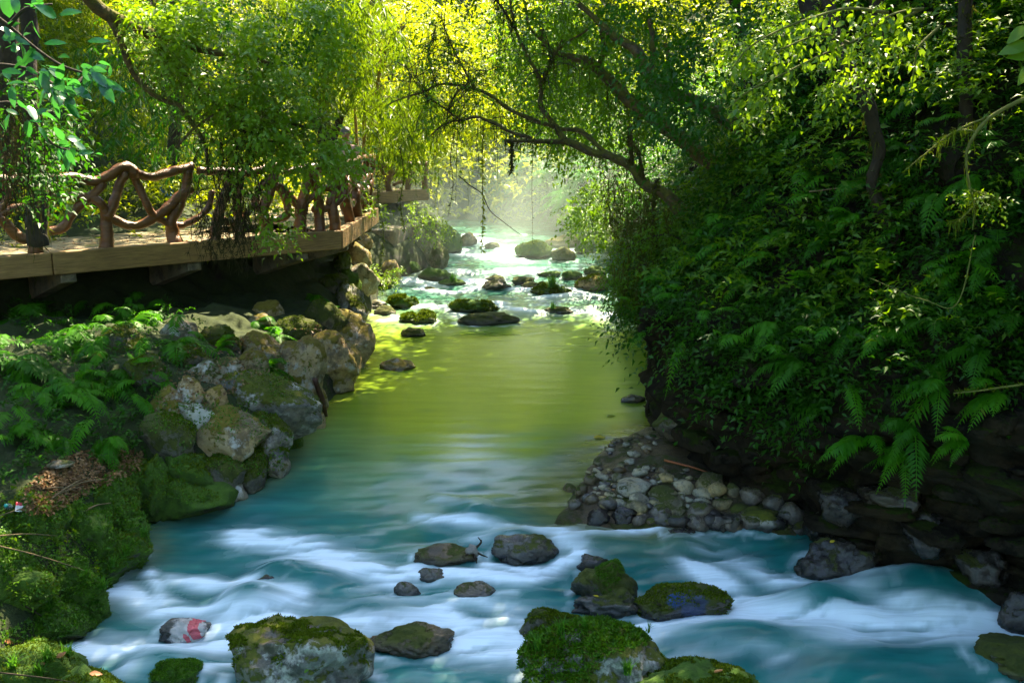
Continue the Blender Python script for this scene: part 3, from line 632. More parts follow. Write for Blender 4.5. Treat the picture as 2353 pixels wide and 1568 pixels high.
# blue-stained mossy boulder and the red-and-white painted stone
def stained(box, label, patches, base, **k):
    o = boulder(*box, base, label, **k); b = obvh(o); pl = []
    for (px, py), r_, c in patches:
        pl.append((tuple(hit(b, px, py, o.location.y)), r_, c))
    return o, pl
o, pl = stained((1455, 1678, 1338, 1436), 'mossy-backed boulder with a blue paint stain right of the peaked boulder', [((1552, 1375), .10, (.03, .10, .36)), ((1590, 1385), .16, (.05, .07, .16))], 'rock_wet', depth=.65, sub=5)
o.data.materials.clear(); o.data.materials.append(rock_mat('rock_blue_stain', (.03, .028, .03), (.11, .10, .095), moss=.58, wet=.6, patch=pl)); o['group'] = 'boulders in the river'
BLUE = o
o, pl = stained((368, 482, 1418, 1478), 'stone painted white with a red mark, half under the stream at left', [((430, 1448), .22, (.62, .56, .54))], 'rock_wet', depth=.8, sub=5)
def painted():
    m = rock_mat('painted_stone', (.04, .035, .035), (.12, .11, .10), moss=.05, wet=.5, patch=pl); nt = m.node_tree; b = nt.nodes['Principled BSDF']
    src = b.inputs['Base Color'].links[0].from_socket; pos = position(nt); sp = nd(nt, 'ShaderNodeSeparateXYZ'); nt.links.new(pos, sp.inputs[0])
    c0 = pl[0][0]
    def band(out, lo, hi):
        return math_(nt, 'MULTIPLY', math_(nt, 'GREATER_THAN', out, lo), math_(nt, 'LESS_THAN', out, hi))
    x = math_(nt, 'SUBTRACT', sp.outputs[0], c0[0]); z = math_(nt, 'SUBTRACT', sp.outputs[2], c0[2]); xx = math_(nt, 'ADD', x, math_(nt, 'MULTIPLY', z, .45))
    red = math_(nt, 'MULTIPLY', band(xx, .0, .085), band(z, -.10, .055)); red = math_(nt, 'MAXIMUM', red, math_(nt, 'MULTIPLY', band(xx, -.055, -.02), band(z, -.11, -.03)))
    nt.links.new(mixc(nt, math_(nt, 'MULTIPLY', red, .85), src, (.62, .04, .07)), b.inputs['Base Color']); return m
o.data.materials.clear(); o.data.materials.append(painted()); o['group'] = 'boulders in the river'

# white water wraps the stones and trails off downstream
fo = wfoam.copy(); X_, Y_ = WV[:, 0], WV[:, 1]; nz_ = fbm(np.stack([X_ * 2, Y_ * 5, 0 * X_], 1), 3)
for (cx_, cy_, w_, d_) in BP:
    if 11.6 < cy_ < 20: continue
    k_ = np.where((np.abs(X_ - cx_) < 3 * w_ + .3) & (np.abs(Y_ - cy_) < 5 * w_ + .4))[0]; rho = np.hypot((X_[k_] - cx_) / w_, (Y_[k_] - cy_) / d_); m_ = .1 / min(w_, .4)
    ring = np.exp(-((rho - 1.0 - .35 * m_) / (.30 * m_ + .06)) ** 2) * .75 * np.clip(.55 + .9 * nz_[k_], 0, 1.2)
    dn = np.clip((cy_ - Y_[k_]) / d_ - .7, 0, 9); wk = np.exp(-((np.abs(X_[k_] - cx_) / w_ - .95 - .12 * dn) / .22) ** 2) * np.exp(-dn / 1.6) * (dn > 0) * .6 * np.clip(.6 + nz_[k_], 0, 1)
    fo[k_] = np.maximum(fo[k_], np.maximum(ring, wk))
water.data.attributes['foam'].data.foreach_set('value', np.clip(fo, 0, 1).astype(np.float32))

# ---- the stacked stone bank under the walkway: each stone a piece of the embankment
emb = empty('stone_embankment', (-3.2, 12.5, .2), 'stacked mossy stone embankment along the left edge of the pool', 'embankment')
def bank_stone(x0, x1, y0, y1, mat, parent, bvh=LBVH, depth=.8, push=-.05, label=None, grow=1.4, sub=4, name='stone', **k):
    cx, cy = (x0 + x1) / 2, (y0 + y1) / 2; p = hit(bvh, cx, cy); s = px_m(p); w, h = (x1 - x0) * s / 2, (y1 - y0) * s / 2
    d = ray(cx, cy).normalized(); dep = max(w, h) * depth; c = p + d * dep * push
    k.setdefault('rough', .15); k.setdefault('facets', 11); k.setdefault('fine', .05)
    o = rock_obj(name, c - parent.location, (w * 1.06 * grow, dep * .96 * grow, h * 1.0 * grow), M[mat], sd(), parent, sub=sub, **k)
    if label: o['label'] = label
    return o
ES = [(421, 465, 872, 941, 'rock_gold', None), (421, 488, 933, 1008, 'rock_white', 'white lichen-crusted stone'), (441, 505, 835, 905, 'rock_grey', None), (466, 514, 893, 945, 'rock_gold', None), (503, 560, 836, 919, 'rock_grey', None),
 (553, 608, 808, 880, 'rock_gold', None), (522, 700, 868, 1003, 'rock_moss', 'largest rounded stone with lichen and moss'), (354, 428, 900, 970, 'rock_gold', 'golden-mossed stone'), (460, 592, 952, 1048, 'rock_gold', None), (572, 652, 960, 1052, 'rock_moss', None),
 (648, 688, 990, 1040, 'rock_green', None), (671, 735, 938, 1000, 'rock_gold', None), (628, 730, 796, 922, 'rock_gold', None), (698, 803, 775, 882, 'rock_gold', 'sunlit golden stone'), (751, 842, 728, 848, 'rock_gold', None), (352, 438, 962, 1070, 'rock_mossy', None),
 (382, 475, 1046, 1135, 'rock_green', None), (343, 394, 1058, 1182, 'rock_green', None), (470, 548, 1052, 1135, 'rock_mossy', None), (488, 556, 1108, 1168, 'rock_grey', None), (350, 505, 1098, 1195, 'rock_green', None), (540, 600, 1040, 1128, 'rock_mossy', None), (600, 655, 1030, 1095, 'rock_moss', None),
 (700, 745, 880, 945, 'rock_gold', None), (745, 800, 860, 900, 'rock_gold', None), (560, 640, 770, 840, 'rock_gold', None), (640, 720, 740, 810, 'rock_mossy', None), (700, 780, 700, 770, 'rock_mossy', None), (470, 540, 760, 830, 'rock_mossy', None), (770, 830, 660, 740, 'rock_moss', None), (400, 470, 800, 860, 'rock_mossy', None), (380, 440, 740, 800, 'rock_grey', None), (240, 320, 760, 830, 'rock_mossy', None), (300, 370, 830, 900, 'rock_mossy', None), (785, 822, 630, 690, 'rock_green', 'round green boulder below the walkway corner'), (590, 640, 700, 745, 'rock_gold', None), (575, 615, 725, 760, 'rock_gold', None), (788, 842, 560, 630, 'rock_gold', None), (800, 858, 615, 680, 'rock_grey', None), (780, 835, 690, 750, 'rock_moss', None), (770, 800, 590, 650, 'rock_mossy', None), (745, 790, 640, 700, 'rock_mossy', None), (820, 850, 540, 580, 'rock_gold', None)]
for (x0, x1, y0, y1, mt, lb) in ES: bank_stone(x0, x1, y0, y1, mt, emb, label=lb)
# ---- mossy ledges nearest the camera on the left
led = empty('mossy_ledge', (-3.6, 8.6, .1), 'moss-covered rock ledge stepping into the stream at lower left', 'rock ledge')
for (x0, x1, y0, y1) in ((205, 312, 1085, 1235), (258, 350, 1040, 1195), (150, 262, 1150, 1300), (20, 150, 1120, 1290), (-60, 60, 1215, 1450), (170, 335, 1215, 1345), (100, 250, 1285, 1440), (30, 190, 1370, 1500), (240, 350, 1180, 1300), (90, 225, 1400, 1480), (-40, 120, 1300, 1400)):
    bank_stone(x0, x1, y0, y1, 'rock_green', led, sub=5, push=.3, rough=.25, grow=1.1)
def ledge_front():
    for (x0, x1, yt, yb) in ((-120, 190, 1468, 1600), (60, 300, 1515, 1640)):
        p = at_z(.5 * (x0 + x1), yb, -.45); s = px_m(p); w = (x1 - x0) * s / 2
        o = rock_obj('ledge_rock', Vector((p.x, p.y + w * .55, p.z + .02)) - led.location, (w, w * .75, max(.25, (yb - yt) * s * .62)), M['rock_green'], sd(), led, sub=5, rough=.2)
ledge_front()
# ---- rocks of the upstream left bank
upl = empty('rock_outcrop', (-2.6, 24.5, .6), 'layered rock outcrop draped with creepers below the far walkway', 'rock outcrop')
for (x0, x1, yt, yb, mt) in ((940, 1012, 528, 610, 'rock_grey'), (905, 960, 560, 615, 'rock_moss'), (985, 1030, 560, 625, 'rock_mossy'), (820, 872, 530, 600, 'rock_gold'), (830, 880, 575, 640, 'rock_grey'), (870, 920, 600, 655, 'rock_gold'), (800, 860, 615, 660, 'rock_green'), (850, 905, 640, 668, 'rock_mossy'), (960, 1010, 500, 560, 'rock_mossy'), (1000, 1025, 585, 620, 'rock_gold')):
    p = at_water((x0 + x1) / 2, max(yb, 610)); Y = p.y + .5; c = at_y((x0 + x1) / 2, (yt + yb) / 2, Y); s = px_m(c)
    rock_obj('stone', c - upl.location, ((x1 - x0) * s * .55, (x1 - x0) * s * .6, (yb - yt) * s * .6), M[mt], sd(), upl, sub=4, rough=.15, facets=8)
V, F = box_vf(1.0, 2.6, 1.15); p = at_y(895, 570, 25.2)
wl = obj('concrete_wall', mesh_np('concrete_wall', V, F, M['concrete']), loc=(p.x, p.y + 1.2, p.z - .1)); wl.rotation_euler = (0, 0, -.25); tag(wl, 'low old concrete wall on the bank under the far walkway', 'wall')
bv = wl.modifiers.new('bevel', 'BEVEL'); bv.width = .05; bv.segments = 2

# ---- bedded blocks that stand out of the cliff
for row, y in enumerate(np.arange(842, 1390, 40)):
    x = 1490 + rng.uniform(0, 90)
    while x < 2420:
        w_ = rng.uniform(70, 190); xc = x + w_ / 2; x += w_ * rng.uniform(.9, 1.25)
        if rng.random() < .22: continue
        d_ = ray(xc, y + rng.uniform(-8, 8)).normalized(); h_ = RBVH.ray_cast(Vector((0, 0, CAM_Z)), d_, 40)
        if h_[0] is None or h_[0].z > 1.7 or h_[0].z < -.7 or h_[0].y > 15: continue
        p_ = h_[0]; s_ = px_m(p_); n_ = h_[1]; V, F = rock_vf((w_ * s_ * .56, rng.uniform(.12, .24), rng.uniform(17, 26) * s_), sd(), 4, rough=.2, facets=11, fine=.10)
        V = np.sign(V) * np.abs(V) ** .75 * np.abs(V).max(0) ** .25
        o = obj('stone', mesh_np('stone', V, F, M['cliff'], smooth=True), right_bank, loc=p_ + d_ * .04); o.rotation_euler = (rng.normal(0, .06), rng.normal(0, .07), math.atan2(n_.x, -n_.y) + rng.normal(0, .12))
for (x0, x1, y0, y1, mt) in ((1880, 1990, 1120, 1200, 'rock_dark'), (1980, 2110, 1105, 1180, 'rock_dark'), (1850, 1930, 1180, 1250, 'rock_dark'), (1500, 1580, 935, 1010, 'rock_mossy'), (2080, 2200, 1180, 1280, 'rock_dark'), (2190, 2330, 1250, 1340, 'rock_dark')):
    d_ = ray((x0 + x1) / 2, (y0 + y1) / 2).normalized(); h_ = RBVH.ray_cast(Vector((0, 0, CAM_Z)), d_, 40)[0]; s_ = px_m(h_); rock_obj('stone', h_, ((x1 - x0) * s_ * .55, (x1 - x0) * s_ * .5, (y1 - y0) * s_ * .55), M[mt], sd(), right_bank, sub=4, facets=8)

# ---- gravel bar at the right of the pool with loose stones on it
GBP = [(1255, 1150), (1290, 1118), (1345, 1052), (1400, 1000), (1500, 975), (1600, 1000), (1750, 1090), (1870, 1130), (1840, 1168), (1700, 1165), (1500, 1172), (1340, 1155)]
GBW = np.array([at_z(*q, .02)[:2] for q in GBP])
def inpoly(X, Y, P):
    c = np.zeros(np.shape(X), bool); j = len(P) - 1
    for i in range(len(P)):
        xi, yi, xj, yj = *P[i], *P[j]; c ^= ((yi > Y) != (yj > Y)) & (X < (xj - xi) * (Y - yi) / (yj - yi + 1e-12) + xi); j = i
    return c
def gb_h(X, Y):
    d = dist_poly(X, Y, np.vstack([GBW, GBW[:1]])); d = np.where(inpoly(X, Y, GBW), d, -d)
    n = fbm(np.stack([X, Y, 0 * X], -1).reshape(-1, 3) * 3, 4).reshape(X.shape)
    return zwv(Y) - .02 + np.interp(d, [-.5, -.1, .1, .5, 1.2], [-.4, -.1, .04, .14, .24]) + n * .035
gx = np.arange(GBW[:, 0].min() - .5, GBW[:, 0].max() + 1.2, .05); gy = np.arange(GBW[:, 1].min() - .5, GBW[:, 1].max() + .6, .05)
V, F = grid(gx, gy, gb_h)
gbar = obj('gravel_bar', mesh_np('gravel_bar', V, F, M['gravel'], smooth=True), kind='structure'); GBVH = BVHTree.FromPolygons(V.tolist(), F.tolist())
pv = [rock_vf((1, 1, 1), 900 + i, 2, rough=.2, facets=6) for i in range(6)]
PM = {}
for mt in ('pebble_pale', 'pebble_tan', 'pebble_green', 'rock_wet', 'rock_brown', 'rock_dark', 'rock_mossy_p'):
    for i, (v, f) in enumerate(pv): PM[mt, i] = mesh_np('stone', v, f, M.get(mt, M['rock_mossy']), smooth=True)
GST = [(1415, 1500, 1098, 1140, 'pebble_pale'), (1545, 1600, 1098, 1135, 'pebble_pale'), (1595, 1665, 1090, 1135, 'pebble_green'), (1490, 1560, 1115, 1165, 'pebble_green'), (1500, 1540, 1128, 1152, 'pebble_tan'), (1445, 1495, 1130, 1165, 'pebble_pale'), (1620, 1675, 1105, 1145, 'pebble_tan'), (1575, 1650, 1150, 1200, 'rock_wet'),
 (1500, 1580, 1140, 1180, 'pebble_green'), (1430, 1490, 1150, 1185, 'pebble_green'), (1290, 1325, 1108, 1145, 'rock_brown'), (1320, 1352, 1112, 1145, 'rock_brown'), (1335, 1370, 1130, 1158, 'rock_wet'), (1255, 1295, 1133, 1158, 'rock_wet'), (1340, 1372, 1088, 1118, 'rock_brown'), (1375, 1405, 1104, 1125, 'rock_wet'), (1665, 1700, 1108, 1145, 'pebble_green'), (1590, 1640, 1120, 1150, 'pebble_pale'), (1440, 1475, 1033, 1052, 'pebble_pale'), (1405, 1435, 1085, 1112, 'pebble_green'), (1460, 1480, 1175, 1192, 'pebble_tan'), (1590, 1680, 1170, 1215, 'rock_dark'), (1450, 1490, 1075, 1098, 'pebble_pale'), (1700, 1760, 1115, 1170, 'rock_wet'), (1750, 1810, 1130, 1175, 'rock_wet'), (1790, 1850, 1150, 1215, 'rock_wet')] + [(x - w, x + w, y - w * .75, y + w * .6, m_) for x, y, w, m_ in ((1360, 1150, 20, 'rock_brown'), (1400, 1158, 26, 'rock_wet'), (1440, 1180, 24, 'rock_dark'), (1470, 1195, 22, 'rock_wet'), (1520, 1180, 30, 'rock_wet'), (1560, 1200, 26, 'rock_dark'), (1600, 1205, 30, 'rock_wet'), (1640, 1195, 32, 'rock_dark'), (1680, 1205, 30, 'rock_wet'), (1730, 1200, 34, 'rock_wet'), (1780, 1205, 30, 'rock_dark'), (1820, 1190, 32, 'rock_wet'), (1380, 1180, 18, 'rock_dark'), (1320, 1160, 18, 'rock_wet'), (1700, 1175, 26, 'rock_mossy_p'), (1550, 1160, 30, 'pebble_green'), (1660, 1160, 26, 'pebble_green'), (1850, 1215, 34, 'rock_dark'))]
def gstone(x0, x1, y0, y1, mt):
    p = hit(GBVH, (x0 + x1) / 2, y1 - (y1 - y0) * .25, 11.5); s = px_m(p); w = (x1 - x0) * s / 2; h = (y1 - y0) * s / 2
    o = obj('stone', PM[mt, rng.integers(6)], gbar, loc=p + Vector((0, w * .3, h * .35))); o.scale = (w, w * rng.uniform(.7, 1), h * 1.05); o.rotation_euler = (rng.normal(0, .15), rng.normal(0, .15), rng.normal(0, .3))
for g in GST: gstone(*g)
PXP = np.array([(1345, 1060), (1400, 1010), (1500, 985), (1540, 1060), (1700, 1110), (1830, 1150), (1840, 1215), (1560, 1205), (1400, 1190), (1350, 1140)])
n = 0
while n < 250:
    x, y = rng.uniform(1340, 1840), rng.uniform(985, 1220)
    if not inpoly(x, y, PXP): continue
    if 1075 > y and x < 1430 and rng.random() < .5: continue
    if fbm([[x * .012, y * .03, 3.]], 2)[0] < -.25: continue
    w = float(np.clip(rng.lognormal(2.0, .42), 5, 24)); mt = rng.choice(['rock_wet', 'rock_brown', 'rock_brown']) if y > 1165 else rng.choice(['pebble_pale', 'pebble_green', 'pebble_tan', 'rock_wet', 'rock_brown', 'pebble_pale'] if x < 1620 else ['rock_wet', 'rock_dark', 'pebble_green', 'rock_wet'])
    gstone(x - w, x + w, y - w * .6, y + w * .6, str(mt)); n += 1

# ================================================================== WALKWAY
def deck_pt(i, t, inn=0.0):
    a, b = DK[i], DK[i + 1]; d = (b - a) / np.linalg.norm(b - a); nrm_ = np.array([-d[1], d[0]]); p = a + (b - a) * t + nrm_ * inn
    return np.array([p[0], p[1]])
def prism(poly, z0, z1):
    n = len(poly); V = [(x, y, z0) for x, y in poly] + [(x, y, z1) for x, y in poly]
    return V, [list(range(n))[::-1], list(range(n, 2 * n))] + [[i, (i + 1) % n, n + (i + 1) % n, n + i] for i in range(n)]
def poly_obj(name, V, F, mat, parent, bev=.02):
    me = bpy.data.meshes.new(name); o0 = Vector(parent.location) if parent else Vector(); me.from_pydata([tuple(Vector(v) - o0) for v in V], [], F); me.materials.append(mat); me.update()
    o = obj(name, me, parent)
    if bev: b = o.modifiers.new('bevel', 'BEVEL'); b.width = bev; b.segments = 2
    return o
def walkway(i, loc, label, width=2.4, board=2.1, fh=.31, ends=True):
    w = empty('walkway', (*loc, DECK_Z), label, 'walkway'); L = np.linalg.norm(DK[i + 1] - DK[i])
    poly = [deck_pt(i, 0, .10), deck_pt(i, 1, .10), deck_pt(i, 1, width), deck_pt(i, 0, width)]
    V, F = prism(poly, DECK_Z - .30, DECK_Z - .035); poly_obj('deck_slab', V, F, M['deck'], w)
    nb = max(1, round(L / board))
    for k in range(nb):
        g = .006 / L; a, b = k / nb + g, (k + 1) / nb - g; jz = rng.normal(0, .008); jo = rng.normal(0, .006)
        V, F = prism([deck_pt(i, a, -.06 + jo), deck_pt(i, b, -.06 + jo), deck_pt(i, b, .095), deck_pt(i, a, .095)], DECK_Z - fh + jz, DECK_Z + .01 + jz)
        poly_obj('fascia_board', V, F, M['fascia'], w, .018)
    nbk = max(2, round(L / 1.9))
    for k in range(nbk):
        t = (k + .62) / nbk; a, b = t - .11 / L, t + .11 / L; p0, p1, q0, q1 = deck_pt(i, a, .02), deck_pt(i, b, .02), deck_pt(i, a, 1.6), deck_pt(i, b, 1.6); zt = DECK_Z - fh - .012
        V = [(*p0, zt), (*p1, zt), (*q1, zt), (*q0, zt), (*p0, zt - .12), (*p1, zt - .12), (*q1, zt - .55), (*q0, zt - .55)]
        poly_obj('bracket', V, [[0, 1, 2, 3], [4, 7, 6, 5], [0, 4, 5, 1], [1, 5, 6, 2], [2, 6, 7, 3], [3, 7, 4, 0]], M['concrete'], w, .015)
    return w
WK1 = walkway(0, DK[0], 'near walkway slab with timber edge beams jutting over the left bank')
WK2 = walkway(1, DK[1], 'middle walkway stretch running straight upstream behind the near corner')
WK3 = walkway(3, DK[3], 'far sunlit walkway end above the old concrete wall', board=1.2)
# a ground-level path joins the stretches
V, F = prism([deck_pt(2, -.02, .3), deck_pt(2, 1.02, .3), deck_pt(2, 1.02, 2.8), deck_pt(2, -.02, 2.8)], DECK_Z - .3, DECK_Z - .04)
me = bpy.data.meshes.new('path'); me.from_pydata(V, [], F); me.materials.append(M['deck']); obj('path', me, kind='structure')

# ---- rustic railings: every post, rail and brace a crooked log
def on_plane(px, py, a, b, inn):
    """pixel onto the vertical plane over a deck edge"""
    d = (b - a) / np.linalg.norm(b - a); n_ = np.array([-d[1], d[0]]); q = a + n_ * inn; r_ = ray(px, py); t = ((q[0]) * n_[0] + (q[1]) * n_[1]) / (r_.x * n_[0] + r_.y * n_[1])
    return Vector((0, 0, CAM_Z)) + r_ * t
def railing(i, parts, label, loc, inn=.10, rs=1.0):
    t = empty('log_railing', loc, label, 'railing')
    for kind, pts, r in parts:
        P3 = [on_plane(x, y, DK[i], DK[i + 1], inn + .015 * math.sin(k * 2.1 + len(pts))) for k, (x, y) in enumerate(pts)]
        if kind == 'post': P3[0].z = DECK_Z - .03; 
        tube(kind, P3, [rs * q for q in r], M['log'], t, sides=12, n=6, knob=.26, ks=7.5, wobble=.055)
    return t
R1 = [('top_rail', [(-60, 405), (26, 412), (79, 409), (132, 410), (185, 414), (225, 412), (252, 404), (273, 390), (289, 386), (301, 396), (306, 410)], (.075, .07, .07, .075, .095, .07)),
 ('top_rail', [(300, 398), (341, 404), (380, 401), (410, 395), (440, 389)], (.065, .07, .068, .07)), ('top_rail', [(455, 399), (488, 397), (524, 393), (560, 392), (618, 387), (645, 381)], (.06, .065, .065)), ('top_rail', [(655, 394), (697, 389), (739, 383), (776, 378)], (.065, .07, .075)),
 ('post', [(248, 577), (246, 545), (247, 510), (249, 492)], (.105, .085, .08, .085)), ('brace', [(249, 500), (238, 477), (224, 459), (208, 453), (179, 453), (145, 458), (112, 455)], (.07, .06, .055, .055)), ('brace', [(249, 500), (261, 466), (275, 434), (287, 398)], (.075, .07, .07)),
 ('brace', [(240, 417), (206, 450), (172, 487), (145, 516), (115, 529), (84, 532)], (.06, .065, .065, .06)), ('post', [(79, 588), (79, 548), (82, 516), (93, 477), (105, 452), (112, 415)], (.10, .085, .075, .06)), ('brace', [(-30, 480), (0, 503), (40, 540), (72, 550)], (.07, .07, .07)), ('brace', [(-30, 508), (0, 500), (40, 479), (85, 462)], (.06, .055, .05)), ('brace', [(0, 412), (15, 450), (0, 500)], (.05, .05)),
 ('post', [(403, 572), (398, 535), (397, 500), (410, 461), (428, 429), (432, 398)], (.115, .095, .085, .075, .07)), ('brace', [(254, 500), (282, 513), (314, 519), (338, 513), (367, 487), (402, 455), (437, 434)], (.06, .065, .07, .075, .08)), ('brace', [(301, 398), (314, 424), (333, 455), (351, 487), (378, 508), (396, 522)], (.06, .06, .06)), ('brace', [(396, 516), (420, 519), (444, 506), (462, 492), (480, 470), (490, 440)], (.05, .05, .045)),
 ('post', [(500, 562), (498, 520), (505, 480), (520, 440), (527, 400)], (.09, .08, .07)), ('brace', [(500, 500), (530, 515), (560, 500), (585, 470)], (.055, .055)), ('post', [(552, 555), (556, 510), (548, 460), (556, 400)], (.085, .07, .065)),
 ('post', [(608, 550), (610, 512), (602, 482), (618, 445), (631, 412), (635, 386)], (.105, .095, .085, .075)), ('brace', [(604, 490), (586, 469), (591, 440), (607, 420), (628, 405)], (.06, .06, .06)), ('brace', [(607, 503), (633, 506), (655, 487), (655, 455), (639, 429), (632, 410)], (.06, .065, .06)),
 ('post', [(689, 542), (689, 500), (694, 466), (702, 429), (706, 394)], (.11, .09, .08, .075)), ('brace', [(689, 490), (679, 461), (657, 437), (636, 424)], (.065, .06, .06)), ('brace', [(700, 495), (705, 469), (718, 450), (739, 433), (763, 436), (756, 470)], (.06, .06, .055)), ('post', [(734, 526), (734, 482), (729, 445), (718, 400), (716, 390)], (.09, .08, .07)),
 ('post', [(768, 516), (766, 479), (771, 434), (777, 402), (773, 378)], (.10, .085, .08, .075)), ('brace', [(721, 484), (753, 478), (779, 466), (797, 440), (792, 412), (779, 406)], (.06, .065, .06))]
railing(0, R1, 'brown log railing of crooked branches along the near walkway', (DK[0][0], DK[0][1], DECK_Z))
R2 = [('top_rail', [(784, 383), (800, 375), (820, 368), (842, 364), (858, 362)], (.08, .08, .075)), ('post', [(801, 490), (795, 445), (799, 400), (800, 374)], (.12, .10, .09)), ('post', [(821, 486), (816, 445), (830, 402), (832, 362)], (.12, .10, .09)), ('post', [(838, 478), (834, 440), (842, 400), (844, 364)], (.11, .09)), ('post', [(851, 472), (846, 429), (852, 390), (853, 362)], (.12, .10, .09)),
 ('brace', [(796, 450), (808, 470), (818, 440), (822, 400), (826, 375)], (.08, .07)), ('brace', [(822, 440), (834, 460), (844, 430), (848, 400)], (.08, .08)), ('brace', [(805, 380), (812, 420), (822, 450)], (.07, .06))]
railing(1, R2, 'dark knotted log railing along the middle walkway stretch', (DK[1][0], DK[1][1], DECK_Z), rs=.85)
R3 = [('top_rail', [(868, 382), (900, 378), (935, 380), (985, 376)], (.08, .08)), ('post', [(896, 438), (893, 412), (902, 380)], (.09, .08)), ('post', [(938, 436), (937, 405), (945, 380)], (.09, .08)), ('post', [(978, 432), (976, 405), (980, 378)], (.09, .08)), ('brace', [(893, 415), (912, 395), (922, 380)], (.06, .05)), ('brace', [(893, 415), (880, 395), (875, 383)], (.06, .05)), ('brace', [(937, 410), (960, 392), (972, 380)], (.06, .05)), ('brace', [(905, 425), (925, 415), (937, 410)], (.05, .05))]
railing(3, R3, 'bright sunlit log railing on the far walkway end', (DK[3][0], DK[3][1], DECK_Z))

# ================================================================== VEGETATION
VIEW_MARGIN = 260
def sample_surface(V, F, n, cond=None):
    Q = V[F]; a = .5 * np.linalg.norm(np.cross(Q[:, 2] - Q[:, 0], Q[:, 3] - Q[:, 1]), axis=1); c = Q.mean(1)
    if cond is not None: a = a * cond(c)
    i = rng.choice(len(F), n, p=a / a.sum()); u, v = rng.random((2, n, 1)); q = Q[i]
    P = (q[:, 0] * (1 - u) + q[:, 1] * u) * (1 - v) + (q[:, 3] * (1 - u) + q[:, 2] * u) * v
    N = nrm(np.cross(q[:, 2] - q[:, 0], q[:, 3] - q[:, 1])); return P, N
def pxv(c):
    f_ = c[:, 1] * CP - (c[:, 2] - CAM_Z) * SP; f_ = np.where(f_ > .3, f_, np.nan)
    return 1176 + c[:, 0] / f_ * FPX, 784 - (c[:, 1] * SP + (c[:, 2] - CAM_Z) * CP) / f_ * FPX
def inview(c, m=VIEW_MARGIN):
    x, y = pxv(c); return ((x > -m) & (x < 2352 + m) & (y > -m) & (y < 1568 + m)).astype(float)
def region_pts(n, poly, y0, y1, thr=-.9, sc=.011, seed=0):
    P = np.array(poly, float); out = []
    while len(out) < n:
        x = rng.uniform(P[:, 0].min(), P[:, 0].max(), 4 * n); y = rng.uniform(P[:, 1].min(), P[:, 1].max(), 4 * n); k = inpoly(x, y, P)
        k &= fbm(np.stack([x * sc, y * sc, 0 * x + seed * 3.7], 1), 3) > thr
        for a, b in zip(x[k], y[k]): out.append(at_y(a, b, rng.uniform(y0, y1)))
        if not k.any(): break
    return np.array(out[:n])
def rdir(n, base=(0, 0, 0), j=1.0):
    return nrm(rng.normal(0, j, (n, 3)) + np.asarray(base))
def bagobj(name, bag, mat, parent=None, kind='stuff'):
    me = bag.mesh(name, M[mat] if isinstance(mat, str) else mat)
    if parent is not None:
        o0 = np.array(parent.matrix_world.translation if parent.parent is None else parent.parent.location)
        a = np.empty(len(me.vertices) * 3, np.float32); me.vertices.foreach_get('co', a); a = a.reshape(-1, 3) - np.array(parent.location, np.float32); me.vertices.foreach_set('co', a.ravel()); me.update()
    return obj(name, me, parent, kind=kind)

# ---- masses that read as one: undergrowth on the slopes
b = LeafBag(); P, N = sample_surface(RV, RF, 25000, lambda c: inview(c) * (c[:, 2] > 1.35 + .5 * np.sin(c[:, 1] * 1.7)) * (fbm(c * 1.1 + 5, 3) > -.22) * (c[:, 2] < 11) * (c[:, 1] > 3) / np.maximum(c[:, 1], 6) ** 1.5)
N *= np.sign((N * (np.array([0, 8, 4]) - P)).sum(1))[:, None]
far = np.clip((P[:, 1] - 8) / 20, 0, 1)
sprays(b, P + N * .05, N * .8 + [-.15, -.1, .15] + rng.normal(0, .5, P.shape), rng.uniform(.25, .6, len(P)) * (1 + far), k=9, ll=.085, lw=.42, droop=.55)
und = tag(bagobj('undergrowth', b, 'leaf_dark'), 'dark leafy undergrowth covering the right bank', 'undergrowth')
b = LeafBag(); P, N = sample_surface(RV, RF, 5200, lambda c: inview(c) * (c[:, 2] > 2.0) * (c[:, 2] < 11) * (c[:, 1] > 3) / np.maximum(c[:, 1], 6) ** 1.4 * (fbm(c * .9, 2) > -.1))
N *= np.sign((N * (np.array([0, 8, 4]) - P)).sum(1))[:, None]
sprays(b, P + N * .25, N * .7 + [-.2, -.15, .25] + rng.normal(0, .5, P.shape), rng.uniform(.3, .7, len(P)), k=9, ll=.10, lw=.42, droop=.6)
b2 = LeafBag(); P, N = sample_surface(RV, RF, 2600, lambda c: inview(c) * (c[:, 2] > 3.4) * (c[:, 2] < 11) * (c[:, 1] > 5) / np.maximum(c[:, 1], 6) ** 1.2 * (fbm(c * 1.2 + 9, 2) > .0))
N *= np.sign((N * (np.array([0, 8, 4]) - P)).sum(1))[:, None]; sprays(b2, P + N * .5, N * .6 + [-.3, -.2, .1] + rng.normal(0, .45, P.shape), rng.uniform(.3, .7, len(P)), k=9, ll=.095, lw=.42, droop=.6)
tag(bagobj('toplit_sprays', b2, 'leaf_lime'), 'yellow-green sprays coloured as if top-lit on the upper right bank', 'shrubs')  # brighter leaf colour stands in for light from above
tag(bagobj('shrub_layer', b, 'leaf_mid'), 'lighter green shrubs mixed through the right bank', 'shrubs')
